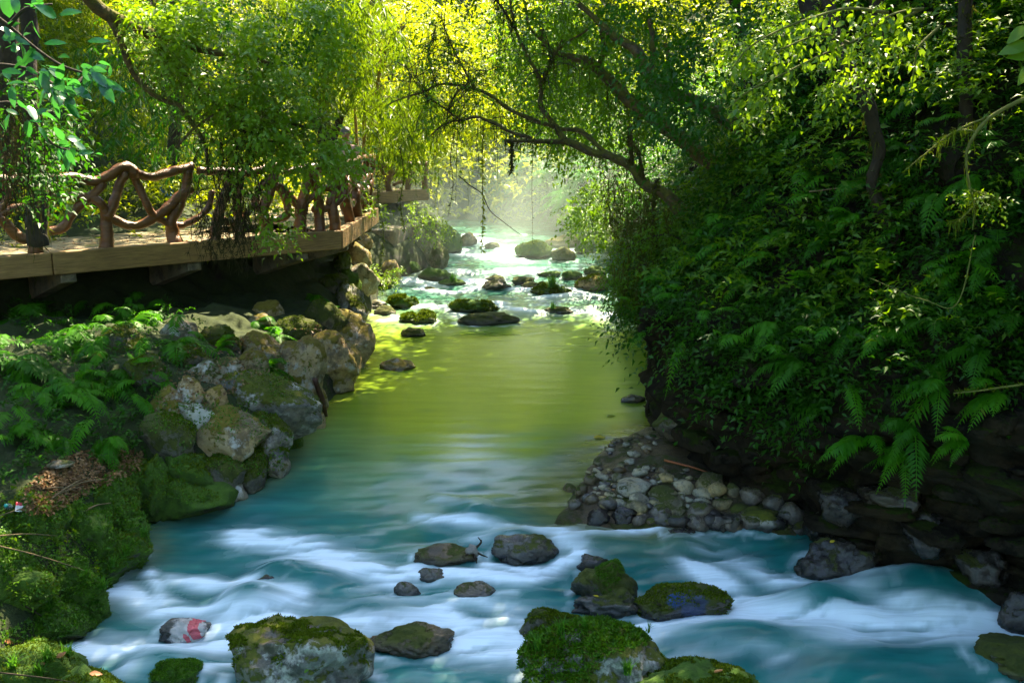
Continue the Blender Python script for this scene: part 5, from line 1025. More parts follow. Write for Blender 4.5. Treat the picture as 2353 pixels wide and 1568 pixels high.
# ---- ferns: each plant a thing, each frond a part
def fern(px, py, bvh, size, label, nf=6, mat='fern', lean=(0, -.4, .2), droop=.75, npin=18, off=.05, cone=.75, wide=.3, base=None, group='ferns on the banks'):
    if base is None:
        d = ray(px, py).normalized(); h = bvh.ray_cast(Vector((0, 0, CAM_Z)), d, 90); p = h[0] if h[0] is not None else at_y(px, py, 12.0); p = p - d * off
    else: p = base
    t = empty('fern', p, label, 'fern', group)
    for k in range(nf):
        a = rdir(1, lean, cone)[0]; a[2] = a[2] * .6 + .18; L = size * rng.uniform(.7, 1.15)
        fb = frond_geo((0, 0, 0), a, L, droop * rng.uniform(.7, 1.3), npin, wide); obj('frond', fb.mesh('frond', M[mat]), t)
    return t
FL = [(40, 735, .75, 'long-fronded fern under the deck at the left edge'), (140, 770, .70, 'fern left of centre below the near deck beam'), (215, 745, .55, 'small fern under the second deck bracket'), (330, 715, .80, 'brightest fern hanging below the near walkway'), (300, 745, .55, 'fern tucked behind the brightest one'), (405, 790, .60, 'blue-green fern at the right end of the fern bank'), (25, 840, .70, 'dense fern low at the left edge'), (95, 890, .45, 'fern above the leaf litter at left'), (180, 880, .40, 'fern with short fronds above the leaf litter'), (450, 850, .35, 'little golden fern beside the orange-grey stone'), (620, 845, .45, 'broad fern lying over the embankment stones'), (500, 800, .40, 'pale blue fern in the dark under the deck'), (590, 740, .35, 'sunlit yellow fern in the dark hollow under the deck'), (640, 770, .4, 'fern on the embankment crest under the deck'), (730, 690, .5, 'fern under the walkway corner'), (760, 720, .4, 'fern left of the last embankment stone'), (130, 1000, .32, 'young fern on the litter slope'), (255, 1010, .35, 'young fern beside the mossy ledge'), (250, 860, .45, 'fern with drooping fronds mid fern bank'), (60, 980, .35, 'small fern at the left edge above the bottle')]
for i, (x, y, s, l) in enumerate(FL): fern(x, y, LBVH, s * 1.35, l, nf=8, mat='fern' if i % 3 else 'fern_dark', lean=(.25, -.55, .25), cone=.6, npin=17, off=.08)
FR = [(1470, 590, .7, 'fern overhanging the water at the left tip of the right bank'), (1560, 570, .6, 'fern behind the overhanging tip of the right bank'), (1500, 660, .6, 'fern hanging lowest over the pool on the right bank'), (1640, 560, .6, 'fern above the cliff overhang'), (1860, 690, .75, 'wide fern at mid height of the right bank'), (1780, 740, .6, 'brightest small fern on the right bank above the cliff'), (1840, 830, .7, 'long drooping fern over the dark cliff'), (1980, 420, .6, 'fern beside the slender curved trunk'), (2080, 345, .75, 'fern right of the slender curved trunk'), (2130, 225, .75, 'upper fern near the leaning dark trunk'), (2190, 190, .7, 'highest fern near the straight trunk'), (1960, 500, .55, 'fern just left of the slender trunk base'), (2010, 600, .6, 'bright single fern right of the slender trunk base'), (2200, 620, .7, 'fern at the right with broad leaflets'), (2290, 560, .6, 'fern near the right edge at mid height'), (2160, 880, .75, 'bright fern low on the right bank'), (2260, 800, .7, 'fern above the bright low fern'), (1990, 1010, .7, 'fern arching over the cliff foot'), (2100, 985, .65, 'fern left of the bright low fern'), (2080, 1040, .5, 'lowest fern on the right bank'), (1900, 560, .6, 'fern between the two dark trunks'), (1720, 640, .6, 'fern over the cliff edge left of the wide fern'), (1900, 930, .55, 'dim fern on the cliff face'), (2300, 900, .6, 'fern at the right edge low down'), (2330, 720, .6, 'fern at the right edge beneath the bare branch'), (2050, 760, .6, 'fern in the middle of the dark right bank'), (2150, 730, .6, 'fern right of the middle of the right bank'), (1800, 540, .6, 'fern behind the moss-hung tree base'), (1700, 480, .6, 'fern at the foot of the leaning trees'), (2240, 410, .55, 'fern under the bare mossy branch'), (1960, 760, .55, 'fern below the wide mid-height fern'), (2220, 1010, .55, 'fern in the deep shade of the lower right')]
for i, (x, y, s, l) in enumerate(FR): fern(x, y, RBVH, s * .8, l, nf=6, mat='fern' if i % 2 else 'fern_dark', lean=(-.75, -.45, .3), cone=.5, npin=17, off=.25)
b = LeafBag(); P, N = sample_surface(RV, RF, 900, lambda c: inview(c, 60) * (c[:, 2] > 1.5) * (c[:, 2] < 8) * (c[:, 1] > 5) / np.maximum(c[:, 1], 6) ** 1.3)
N *= np.sign((N * (np.array([0, 8, 4]) - P)).sum(1))[:, None]
for p_, n_ in zip(P, N):
    a = nrm(n_ * .6 + np.array([-.45, -.3, .25]) + rng.normal(0, .45, 3)); g = frond_geo(p_ + n_ * .2, a, rng.uniform(.3, .65), rng.uniform(.4, .9), 14, .3); 
    for V_, F_, r_ in zip(g.V, g.F, g.r): b.V.append(V_); b.r.append(r_)
    b.F.append(np.concatenate(g.F) + b.n); b.n += g.n
tag(bagobj('fern_thicket', b, 'fern'), 'mass of lesser ferns and fronds crowding the right bank', 'ferns')
FM = [(1180, 400, 1.5, 'large pale fern in the mist on the far bank, leftmost'), (1240, 370, 1.7, 'largest feathery fern in the mist'), (1290, 400, 1.6, 'feathery fern hanging right of the largest in the mist'), (1210, 450, 1.4, 'lower misty fern over the far channel'), (1330, 440, 1.4, 'misty fern above the round far boulder'), (1150, 450, 1.2, 'small misty fern beside the far channel'), (1370, 400, 1.3, 'misty fern under the leaning tree'), (1390, 480, 1.2, 'misty fern low at the right of the far bank'), (1265, 330, 1.4, 'upper misty fern behind the bare limb'), (1110, 410, 1.1, 'thin fern at the dark end of the far channel')]
for x, y, s, l in FM: fern(x, y, RBVH, s, l, nf=8, mat='fern', lean=(-.8, -.5, .2), cone=.45, npin=24, off=.3, droop=.6, wide=.24, group='ferns in the mist')

# ---- hanging vines and strands
def vine(pts, r, label, mat='bark', leaves=None, fuzz=40, fl=.05, cat='vine'):
    P = pxpath(pts); t = empty('hanging_vine', P[0], label, cat); tube('stem', P, r, M[mat], t, sides=6, n=6, knob=.3, ks=14, wobble=.02)
    b = LeafBag(); c = catmull([np.array(q) for q in P], 12); c = c[rng.integers(0, len(c), fuzz)]; A = rng.normal(0, .7, c.shape); A[:, 2] -= .5
    b.add(*leafgeo(c, A, rng.normal(0, 1, c.shape), fl * rng.uniform(.6, 1.3, len(c)), fl * .35)); bagobj('leaves', b, leaves or 'moss_strand', t); return t
vine([(1503, 700, 13.4), (1496, 780, 13.4), (1490, 850, 13.4), (1492, 900, 13.4), (1486, 950, 13.4)], (.03, .035, .02), 'thick shaggy root hanging to the water at the cliff tip', fuzz=160, fl=.08, leaves='root_strand', cat='root')
vine([(1553, 700, 12.6), (1556, 820, 12.6), (1552, 930, 12.6)], (.018, .015, .008), 'second dark root hanging on the cliff right of the shaggy one', leaves='root_strand', cat='root')
vine([(1053, 402, 16.5), (1080, 425, 16.5), (1108, 446, 16.5), (1130, 490, 16.5), (1175, 525, 16.5), (1200, 540, 16.5)], (.010, .008, .004), 'thin bare twig slanting down through the mist', fuzz=10)
vine([(1110, 290, 16.2), (1108, 380, 16.2), (1110, 470, 16.2), (1107, 575, 16.2)], (.007, .006, .003), 'long pale leafy vine hanging over the far channel', fuzz=200, fl=.07, leaves='leaf_sunny')
vine([(866, 300, 17.5), (879, 380, 17.4), (868, 450, 17.5), (880, 540, 17.5), (872, 620, 17.5)], (.006, .005, .003), 'leafy vine hanging before the walkway corner', fuzz=200, fl=.06, leaves='moss_olive')
vine([(918, 340, 17), (928, 400, 17.1), (919, 460, 17), (928, 530, 17)], (.008, .007, .004), 'dark vine hanging right of the walkway corner', fuzz=200, fl=.06, leaves='moss_olive')
vine([(1046, 300, 16.8), (1034, 360, 16.8), (1040, 430, 16.8), (1028, 500, 16.8)], (.008, .006, .003), 'thin dark vine hanging left of the mist', fuzz=60, fl=.05)
vine([(1175, 326, 15.6), (1176, 360, 15.6), (1174, 398, 15.6)], (.022, .018, .006), 'stubby moss tassel hanging from the broken limb end', fuzz=160, fl=.07)
vine([(1225, 330, 16), (1222, 420, 16), (1224, 560, 16)], (.006, .004, .002), 'hair-thin vine in front of the misty ferns', fuzz=30, fl=.04)
vine([(2240, 540, 8.6), (2200, 700, 8.6), (2120, 690, 8.6), (2000, 640, 8.6)], (.006, .005, .003), 'thin arching bramble stem across the right bank', mat='twig_moss', fuzz=30, fl=.05, leaves='leaf_lime')
vine([(2352, 880, 8.4), (2270, 890, 8.4), (2190, 900, 8.4)], (.010, .008, .005), 'short mossy stick poking in at the right edge', mat='twig_moss', fuzz=60, fl=.05, leaves='moss_olive', cat='stick')
vine([(1760, 545, 11.5), (1850, 590, 11.5), (1920, 640, 11.5)], (.008, .006, .004), 'straw-coloured stem leaning across the right bank', mat='twig', fuzz=6)
vine([(1860, 440, 11), (1950, 432, 11), (2080, 440, 11)], (.008, .007, .004), 'pale horizontal dead twig on the right bank', mat='twig', fuzz=8)
vine([(1510, 410, 14), (1500, 480, 14), (1505, 560, 14)], (.02, .02, .01), 'mossy hanging stem under the leaning tree', fuzz=160, fl=.10)
b = LeafBag(); P = region_pts(300, [(1370, 330), (1480, 420), (1570, 500), (1540, 640), (1430, 600), (1390, 480)], 13.2, 15, -.35, .02, seed=80); strands(b, P, rng.uniform(.2, .9, len(P)), w=.005, sway=.16, fuzz=9)
P = region_pts(160, [(1400, 600), (1500, 600), (1520, 700), (1440, 680)], 12.6, 13.8, -.5, .02, seed=81); strands(b, P, rng.uniform(.15, .5, len(P)), w=.008, sway=.10, fuzz=4)
tag(bagobj('moss_curtain', b, 'moss_strand', kind=None), 'curtain of hanging moss below the leaning tree at the bank tip', 'hanging moss')
b = LeafBag(); P = region_pts(120, [(900, 120), (1200, 100), (1240, 300), (1080, 400), (930, 420)], 16, 20, -.2, .012, seed=82); strands(b, P, rng.uniform(.2, .8, len(P)), w=.006, sway=.08, fuzz=6)
tag(bagobj('hanging_moss', b, 'moss_olive', kind=None), 'wispy moss strands hanging in the bright gap over the stream', 'hanging moss')

# leafy shrubs on the tip of the right bank, dark over the water
sh = empty('bank_shrub', at_y(1480, 600, 13.4), 'leafy shrub overhanging the pool at the tip of the right bank', 'shrub'); b = LeafBag()
for poly, n, s in (([(1400, 560), (1500, 500), (1640, 520), (1640, 640), (1520, 690), (1430, 690)], 330, 1), ([(1390, 620), (1470, 600), (1470, 700), (1410, 690)], 70, 2)):
    P = region_pts(n, poly, 12.7, 14.2, -.25, .014, seed=90 + s); sprays(b, P, rdir(len(P), (-.5, -.3, -.2)), rng.uniform(.2, .45, len(P)), k=8, ll=.075, lw=.38, droop=.6)
bagobj('foliage', b, 'leaf_mid', sh)
tubes_joined('stems', [([at_y(1640, 640, 13.4), at_y(1560, 590, 13.4), at_y(1440, 620, 13.3)], (.02, .008)), ([at_y(1620, 600, 13.6), at_y(1540, 540, 13.6), at_y(1450, 560, 13.6)], (.02, .008))], M['bark'], sh, kind='stuff', sides=6)
sh = empty('bank_shrub', at_y(1330, 470, 26), 'pale shrub at the water edge in the mist behind the round boulder', 'shrub'); b = LeafBag()
P = region_pts(330, [(1290, 480), (1400, 400), (1420, 560), (1330, 540)], 23, 27, -.4, .014, seed=95); sprays(b, P, rdir(len(P), (-.4, -.4, -.1)), rng.uniform(.3, .6, len(P)), k=8, ll=.11, lw=.5, droop=.5); bagobj('foliage', b, 'leaf_mid', sh)
cr = empty('creeper', at_y(960, 500, 25), 'bright creeper spilling over the rock outcrop below the far walkway', 'creeper'); b = LeafBag()
P = region_pts(170, [(930, 455), (985, 470), (1040, 520), (1020, 560), (960, 540), (935, 520)], 24.2, 25.6, -.5, .02, seed=96); sprays(b, P, rdir(len(P), (.3, -.6, -.2)), rng.uniform(.12, .28, len(P)), k=7, ll=.06, lw=.55, droop=.6)
P = region_pts(120, [(800, 610), (920, 620), (920, 655), (820, 655)], 22.5, 24, -.5, .02, seed=97); sprays(b, P, rdir(len(P), (.3, -.4, .3)), .3, k=7, ll=.07, lw=.5); bagobj('foliage', b, 'leaf_lime', cr)
for (x, y, lab) in ((960, 395, 'sprig of fresh leaves hanging at the far walkway end'), (850, 470, 'small leafy sprig below the middle walkway'), (650, 535, 'small plant with a purple flower on the near walkway edge')):
    b = LeafBag(); Y0 = 27.5 if x > 900 else (20 if x > 800 else 14.5); P = region_pts(26, [(x - 40, y - 25), (x + 40, y - 25), (x + 30, y + 30), (x - 30, y + 30)], Y0, Y0 + .5, -.9); sprays(b, P, rdir(26, (0, -.4, 0)), .01 * Y0 + .1, k=7, ll=.005 * Y0, lw=.5); sp_ = empty('leafy_sprig', at_y(x, y, Y0), lab, 'plant'); bagobj('leaves', b, 'leaf_lime', sp_)

# ---- ground cover, leaf litter and grass on the left bank and on boulders
def bank_pts(n, poly, bvh=LBVH, seed=0, thr=-.9, sc=.012):
    P = np.array(poly, float); out, nr = [], []
    for _ in range(30):
        x = rng.uniform(P[:, 0].min(), P[:, 0].max(), 2 * n); y = rng.uniform(P[:, 1].min(), P[:, 1].max(), 2 * n); k = inpoly(x, y, P) & (fbm(np.stack([x * sc, y * sc, 0 * x + seed], 1), 3) > thr)
        for a, c in zip(x[k], y[k]):
            h = bvh.ray_cast(Vector((0, 0, CAM_Z)), ray(a, c).normalized(), 60)
            if h[0] is not None: out.append(h[0][:]); nr.append(h[1][:] if h[1].z > 0 else (-h[1])[:])
            if len(out) >= n: return np.array(out), np.array(nr)
    return np.array(out), np.array(nr)
# one tree of everything solid on the left bank to grow things on
def joined_bvh(objs):
    Vs, Fs, n = [], [], 0
    for o in objs:
        me = o.data; a = np.empty(len(me.vertices) * 3, np.float32); me.vertices.foreach_get('co', a); off = np.array(o.location) + (np.array(o.parent.location) if o.parent else 0)
        Vs.append(a.reshape(-1, 3) + off); Fs += [[v + n for v in p.vertices] for p in me.polygons]; n += len(me.vertices)
    return BVHTree.FromPolygons(np.concatenate(Vs).tolist(), Fs)
LALL = joined_bvh([left_bank] + list(emb.children) + list(led.children))
b = LeafBag()
P, N = bank_pts(5200, [(0, 1130), (160, 1140), (300, 1060), (350, 1120), (340, 1290), (230, 1400), (140, 1470), (0, 1480)], LALL, 3, -.25)
b.add(*leafgeo(P + N * .01, N * .5 + rng.normal(0, .7, P.shape), N + rng.normal(0, .5, P.shape), rng.uniform(.018, .04, len(P)), .018))
P, N = bank_pts(2600, [(330, 860), (700, 800), (760, 900), (640, 1080), (480, 1150), (350, 1180), (330, 1000)], LALL, 9, .05)
b.add(*leafgeo(P + N * .01, N * .5 + rng.normal(0, .7, P.shape), N + rng.normal(0, .5, P.shape), rng.uniform(.016, .04, len(P)), .016))
tag(bagobj('ground_cover', b, 'moss_leaf'), 'small-leaved ground cover creeping over the left bank', 'ground cover')
b = LeafBag(); P, N = bank_pts(420, [(0, 700), (440, 700), (470, 850), (330, 930), (330, 1040), (180, 1060), (0, 1130)], LALL, 5, -.5)
sprays(b, P + N * .05, N * .6 + rng.normal(0, .6, P.shape) + [.2, -.4, .2], rng.uniform(.12, .35, len(P)), k=7, ll=.065, lw=.5, droop=.4)
tag(bagobj('bank_weeds', b, 'leaf_dark'), 'low weeds filling the shady bank between the ferns', 'weeds')
b = LeafBag(); P, N = bank_pts(110, [(0, 1090), (90, 1100), (160, 1200), (260, 1280), (150, 1420), (0, 1400)], LALL, 6, -.3)
sprays(b, P + N * .03, N * .5 + rng.normal(0, .6, P.shape) + [.3, -.3, .3], rng.uniform(.06, .14, len(P)), k=5, ll=.04, lw=.6, droop=.4)
tag(bagobj('bank_seedlings', b, 'leaf_mid'), 'bright seedlings on the mossy slope at the left edge', 'seedlings')
b = LeafBag(); P, N = bank_pts(2600, [(60, 1120), (120, 1060), (230, 1025), (330, 1040), (320, 1080), (220, 1120), (120, 1180), (60, 1180)], LALL, 2, -.6)
b.add(*leafgeo(P + N * .012, rng.normal(0, 1, P.shape) * [1, 1, .25], N + rng.normal(0, .35, P.shape), rng.uniform(.02, .06, len(P)), .028))
P, N = bank_pts(500, [(350, 820), (640, 760), (760, 740), (800, 800), (600, 880), (400, 960), (340, 930)], LALL, 2, -.2)
b.add(*leafgeo(P + N * .012, rng.normal(0, 1, P.shape) * [1, 1, .25], N + rng.normal(0, .35, P.shape), rng.uniform(.02, .06, len(P)), .028))
tag(bagobj('leaf_litter', b, 'leaf_dead'), 'brown leaf litter and husks on the left bank', 'leaf litter')
b = LeafBag()
for _ in range(900):
    i_ = rng.integers(3); t_ = rng.random(); q = deck_pt((0, 1, 3)[i_], t_, rng.uniform(.15, 2.3)); pp = np.array([[q[0], q[1], DECK_Z - .02]])
    b.add(*leafgeo(pp, rng.normal(0, 1, (1, 3)) * [1, 1, .2], np.array([[0, 0, 1.]]) + rng.normal(0, .3, (1, 3)), np.array([rng.uniform(.04, .09)]), .035))
tag(bagobj('leaf_litter', b, 'leaf_dead'), 'dead leaves scattered over the walkway floor', 'leaf litter')
b = LeafBag(); P, N = bank_pts(65, [(0, 700), (430, 700), (460, 830), (330, 930), (200, 1000), (0, 1050)], LALL, 5, -.7)
for p_, n_ in zip(P, N):
    g = frond_geo(p_ + n_ * .12, nrm(np.array([.3, -.6, .35]) + rng.normal(0, .4, 3)), rng.uniform(.35, .7), rng.uniform(.6, 1.1), 16, .28)
    b.V += g.V; b.r += g.r; b.F.append(np.concatenate(g.F) + b.n); b.n += g.n
tag(bagobj('fern_bank', b, 'fern'), 'lesser fern fronds crowding the slope under the near walkway', 'ferns')
# grass tufts
def tuft(p, n, h, label, spread=.7, w=.006, lean=(0, 0)):
    b = LeafBag(); grass_geo(b, (0, 0, 0), n, h, spread, w, lean=lean); o = obj('grass_tuft', b.mesh('grass_tuft', M['grass']), loc=p); return tag(o, label, 'grass', 'grass tufts')
def on(o, px, py):
    h = obvh(o).ray_cast(Vector((0, 0, CAM_Z)), ray(px, py).normalized(), 90); return h[0] if h[0] is not None else at_y(px, py, o.location.y)
BIG = bfind('big grass-topped')
for px, py, n, h, l in ((1290, 1455, 60, .17, 'grass tuft on the crest of the big mossy boulder'), (1235, 1490, 70, .17, 'arching grass on the left shoulder of the big mossy boulder'), (1440, 1545, 70, .16, 'grass tuft low on the front of the big mossy boulder'), (1490, 1450, 20, .10, 'thin grass on the right crest of the big mossy boulder'), (1345, 1440, 30, .12, 'short grass behind the crest of the big mossy boulder')): tuft(on(BIG, px, py), n, h, l)
tuft(on(bfind('bright tuft'), 1268, 660), 130, .38, 'bright grass crowning a mossy stone in the upper rapids', w=.012)
tuft(on(bfind('low grassy stone'), 1270, 708), 40, .2, 'sparse grass on the low stone at the pool head', w=.008)
tuft(on(bfind('grassy stone near'), 1040, 645), 80, .25, 'grass on the grassy stone of the upper rapids', w=.012)
LG = joined_bvh([left_bank] + list(led.children))
for i, (px, py, n, h) in enumerate(((270, 1545, 110, .24), (230, 1530, 80, .2), (300, 1560, 60, .18), (110, 1515, 60, .18), (90, 1550, 60, .16), (155, 1505, 40, .16), (30, 1530, 40, .16), (235, 1350, 60, .16), (290, 1275, 60, .18), (330, 1230, 50, .16), (195, 1330, 50, .16), (260, 1300, 50, .16), (110, 1400, 40, .16), (345, 1150, 40, .14), (215, 1385, 40, .14))):
    h_ = LG.ray_cast(Vector((0, 0, CAM_Z)), ray(px, py).normalized(), 60)[0]; places = ['drooping over the bottom left corner', 'beside the corner drooping grass', 'at the tip of the bottom left corner', 'mid corner ledge at bottom left', 'at the bottom edge near the left corner', 'on the crest of the corner ledge', 'at the far left of the corner ledge', 'halfway down the mossy ledge', 'on the ledge above the teal water', 'highest on the water side of the ledge', 'in the hollow of the mossy ledge', 'in the middle of the water side of the ledge', 'on the dark foot of the ledge', 'at the embankment end of the ledge', 'lowest on the water side of the ledge']
    if h_ is not None: tuft(h_, n, h, 'grass tuft ' + places[i], spread=.85, lean=(.3, -.2))
# moss fur and tiny plants on the near boulders (part of each boulder)
def fur(o, n, mat, poly=None, L=.03, up=.2, name='moss', seed=0, thr=-.2, w=.012):
    me = o.data; V = np.empty(len(me.vertices) * 3, np.float32); me.vertices.foreach_get('co', V); V = V.reshape(-1, 3); F = np.array([p.vertices[:] for p in me.polygons])
    Q = V[F]; N = np.cross(Q[:, 1] - Q[:, 0], Q[:, 2] - Q[:, 0]); a = np.linalg.norm(N, axis=1); N = nrm(N); c = Q.mean(1)
    off = np.array(o.location) + (np.array(o.parent.location) if o.parent else 0); wgt = a * np.clip(N[:, 2] - up, 0, 1) * (fbm((c + off) * 3.2 + seed, 3) > thr)
    if poly is not None: x, y = pxv(c + off); wgt = wgt * inpoly(x, y, np.array(poly))
    if wgt.sum() <= 0: return
    i = rng.choice(len(F), n, p=wgt / wgt.sum()); u, v = rng.random((2, n, 1)); s = u + v > 1; u = np.where(s, 1 - u, u); v = np.where(s, 1 - v, v); P = Q[i, 0] + (Q[i, 1] - Q[i, 0]) * u + (Q[i, 2] - Q[i, 0]) * v
    b = LeafBag(); b.add(*leafgeo(P, N[i] + rng.normal(0, .55, P.shape), rng.normal(0, 1, P.shape) + N[i] * .5, L * rng.uniform(.6, 1.4, n), w)); m_ = obj(name, b.mesh(name, M[mat]), o, kind='stuff')
fur(BIG, 9000, 'moss_leaf', [(1190, 1640), (1190, 1420), (1540, 1420), (1480, 1480), (1400, 1500), (1290, 1640)], .035, .0, 'moss_plants', thr=-.6, w=.018)
fur(BIG, 4000, 'moss_olive', None, .022, .1, thr=.15)
fur(bfind('large boulder with pale'), 7000, 'moss_olive', None, .022, .05, thr=.18)
fur(bfind('flat moss-covered'), 8000, 'moss_olive', None, .02, .0, thr=-.2); fur(bfind('small round mossy stone near'), 4000, 'moss_leaf', None, .02, .0, thr=-.6, w=.008); fur(BLUE, 3500, 'moss_olive', None, .02, .35); fur(bfind('tall peaked'), 3500, 'moss_leaf', [(1370, 1290), (1420, 1270), (1440, 1300), (1400, 1380), (1360, 1385)], .018, .1, thr=-.9, w=.008); fur(bfind('low mossy slab'), 2500, 'moss_olive', None, .02, .2)
for o in [c_ for c_ in emb.children if c_.data.materials[0].name in ('rock_green', 'rock_mossy', 'rock_moss')]: fur(o, 1300, 'moss_olive', None, .022, .1, thr=-.1, w=.012)
for o in list(led.children): fur(o, 3000, 'moss_leaf' if rng.random() < .5 else 'moss_olive', None, .022, .05, thr=-.3, w=.01)
for t_ in ('double-humped', 'left of the long flat', 'bright tuft', 'yellow-mossed', 'big round mossy', 'near the left bank of', 'tall mossy boulder on', 'left bank of the upper'): fur(bfind(t_), 1200, 'moss_olive', None, .04, .2, w=.03)

# ================================================================== SMALL THINGS
DL = {c: big_leaf_mesh('fallen_leaf', 1, .5, M[c], cup=.2, bend=.1, seed=3) for c in ('leaf_yellow', 'leaf_orange', 'leaf_dead', 'leaf_lime')}
def fallen(px, py, bvh, c, L, label, yaw=0):
    h = bvh.ray_cast(Vector((0, 0, CAM_Z)), ray(px, py).normalized(), 60); p, n_ = (h[0], h[1]) if h[0] is not None else (at_y(px, py, 9), Vector((0, 0, 1)))
    if n_.z < 0: n_ = -n_
    a = Vector((math.cos(yaw), math.sin(yaw), 0)); a = a - n_ * a.dot(n_); x = a.cross(n_).normalized()
    o = obj('fallen_leaf', DL[c]); o.matrix_basis = Matrix.Translation(p + n_ * .012) @ Matrix((x, a.normalized(), n_)).transposed().to_4x4() @ Matrix.Scale(L, 4); return tag(o, label, 'leaf', 'fallen leaves')
RALL = lambda o: obvh(o)
for px, py, b_, c, L, l, yw in ((205, 1548, LG, 'leaf_orange', .10, 'orange fallen leaf on the bottom left corner ledge', .2), (130, 1512, LG, 'leaf_dead', .09, 'brown fallen leaf beside grass on the corner ledge', 1.0), (105, 1525, LG, 'leaf_orange', .06, 'small pinkish leaf at the middle of the corner ledge', 2.2), (172, 1150, LG, 'leaf_orange', .10, 'pink-orange leaf on the upper mossy ledge', 2.1), (143, 1368, LG, 'leaf_yellow', .05, 'small yellow leaf in the hollow of the ledge', .3), (195, 1365, LG, 'leaf_lime', .07, 'pale green leaf lying low on the ledge', .1), (8, 1472, LG, 'leaf_orange', .10, 'brown-orange leaf at the left edge above the corner', .4),
 (1250, 1500, RALL(BIG), 'leaf_orange', .06, 'salmon leaf on the left of the big mossy boulder', .2), (1640, 1548, RALL(bfind('flat moss-covered')), 'leaf_dead', .10, 'curled brown leaf on the flat mossy boulder', .5), (1375, 1372, RALL(bfind('rough glistening')), 'leaf_yellow', .06, 'yellow and red leaf on the rough glistening boulder', 2.6), (1170, 1411, RALL(bfind('low mossy slab')), 'leaf_yellow', .05, 'lime-yellow leaf on the low mossy slab', 1.2), (700, 1545, RALL(bfind('large boulder with pale')), 'leaf_lime', .05, 'pale green leaf on the large lichen-crowned boulder', .8), (1510, 1185, GBVH, 'leaf_orange', .09, 'orange leaf at the water edge of the gravel bar', .8), (1400, 1128, GBVH, 'leaf_orange', .07, 'small orange leaf on the gravel bar mud', .2), (1928, 1130, RBVH, 'leaf_yellow', .07, 'yellow leaf on the cliff ledge over the black boulder', .9), (1905, 1245, RALL(bfind('big black wet')), 'leaf_yellow', .06, 'yellow leaf on the big black wet boulder', .4)): fallen(px, py, b_, c, L, l, yw)
WB = BVHTree.FromPolygons(WV.tolist(), WF.tolist())
fallen(1362, 1006, WB, 'leaf_yellow', .20, 'long yellow leaf floating beside the gravel bar', .1); fallen(1500, 985 - 40, WB, 'leaf_orange', .2, 'reddish leaf in the shallows under the hanging root', .2); fallen(1392, 956, WB, 'leaf_lime', .14, 'yellow-green leaf floating in the shallows of the pool', .1)
# sticks and driftwood
def stick(pts3, r, label, mat='bark', cat='stick'):
    t = obj('stick', None) if False else None; V, F, c = tube_vf(pts3, r, sides=8, n=5, knob=.2, ks=12, wobble=.01); o0 = c[0]; o = obj('stick', mesh_np('stick', V - o0, F, M[mat], smooth=True), loc=o0); return tag(o, label, cat)
M['wood_red'] = wood_mat('wood_red', (.05, .018, .012), (.16, .06, .035), rough=.6); M['wood_orange'] = wood_mat('wood_orange', (.30, .08, .02), (.5, .16, .05), rough=.6)
p0, p1 = hit(LALL, 718, 865) + Vector((.05, -.12, 0)), at_water(748, 955)
stick([p0, (p0 + p1) / 2 + Vector((.02, -.03, 0)), p1], (.035, .045, .035), 'reddish-brown stick leaning on the embankment into the pool', 'wood_red')
p0, p1 = hit(GBVH, 1525, 1066, 12), hit(GBVH, 1625, 1093, 12); stick([p0 + Vector((0, 0, .05)), (p0 + p1) / 2 + Vector((0, 0, .06)), p1 + Vector((0, 0, .05))], (.014, .012, .008), 'orange stick lying on the gravel bar against the cliff', 'wood_orange')
for i, (a, c, l) in enumerate((((95, 1165), (200, 1120), 'longest straw stem on the leaf litter'), ((120, 1150), (230, 1090), 'straw stem crossing the leaf litter'), ((150, 1130), (240, 1105), 'short straw stem on the leaf litter'), ((190, 1182), (255, 1160), 'pale stem at the foot of the leaf litter'), ((105, 1128), (180, 1135), 'thin dark stem over the leaf litter'), ((140, 1175), (165, 1125), 'upright leaning stem in the litter'))):
    p0, p1 = hit(LG, *a), hit(LG, *c); stick([p0 + Vector((0, 0, .03)), (p0 + p1) / 2 + Vector((0, -.02, .06)), p1 + Vector((0, 0, .03))], (.008, .008, .004), l, 'twig')
for i, (a, c, l) in enumerate((((0, 1205), (140, 1170), 'upper bare stem reaching in over the left slope'), ((0, 1250), (135, 1240), 'straw-coloured stem reaching in at the left edge'), ((0, 1272), (200, 1320), 'dark twig lying across the left slope'), ((60, 1405), (205, 1490), 'black twig in the hollow of the mossy ledge'), ((0, 1562), (180, 1578), 'dark twig along the bottom left edge'))):
    p0, p1 = hit(LG, *a), hit(LG, *c); stick([p0 + Vector((0, -.05, .1)), (p0 + p1) / 2 + Vector((0, -.08, .12)), p1 + Vector((0, -.03, .06))], (.007, .006, .003), l, 'twig' if i < 3 else 'bark')
DS = bfind('long wet brown'); p = on(DS, 1085, 1262); dw = empty('driftwood', p, 'knot of pale driftwood roots caught on the long wet brown stone', 'driftwood'); M['driftwood'] = wood_mat('driftwood', (.20, .17, .15), (.45, .40, .36), rough=.8)
tube('root_knot', [p + Vector((-.06, 0, -.04)), p + Vector((0, -.02, .02)), p + Vector((.06, -.02, -.05))], (.03, .045, .025), M['driftwood'], dw, sides=8, knob=.5, ks=18)
for e, m_ in (((.06, -.02, .15), (.09, 0, .08)), ((.10, 0, .11), (.06, -.02, .05)), ((.16, -.05, -.06), (.09, -.05, -.03)), ((-.12, -.03, -.08), (-.06, -.04, -.04)), ((.05, -.08, -.12), (.03, -.06, -.05))): tube('root', [p, p + Vector(m_), p + Vector(e)], (.014, .010, .004), M['bark'], dw, sides=6, knob=.2)
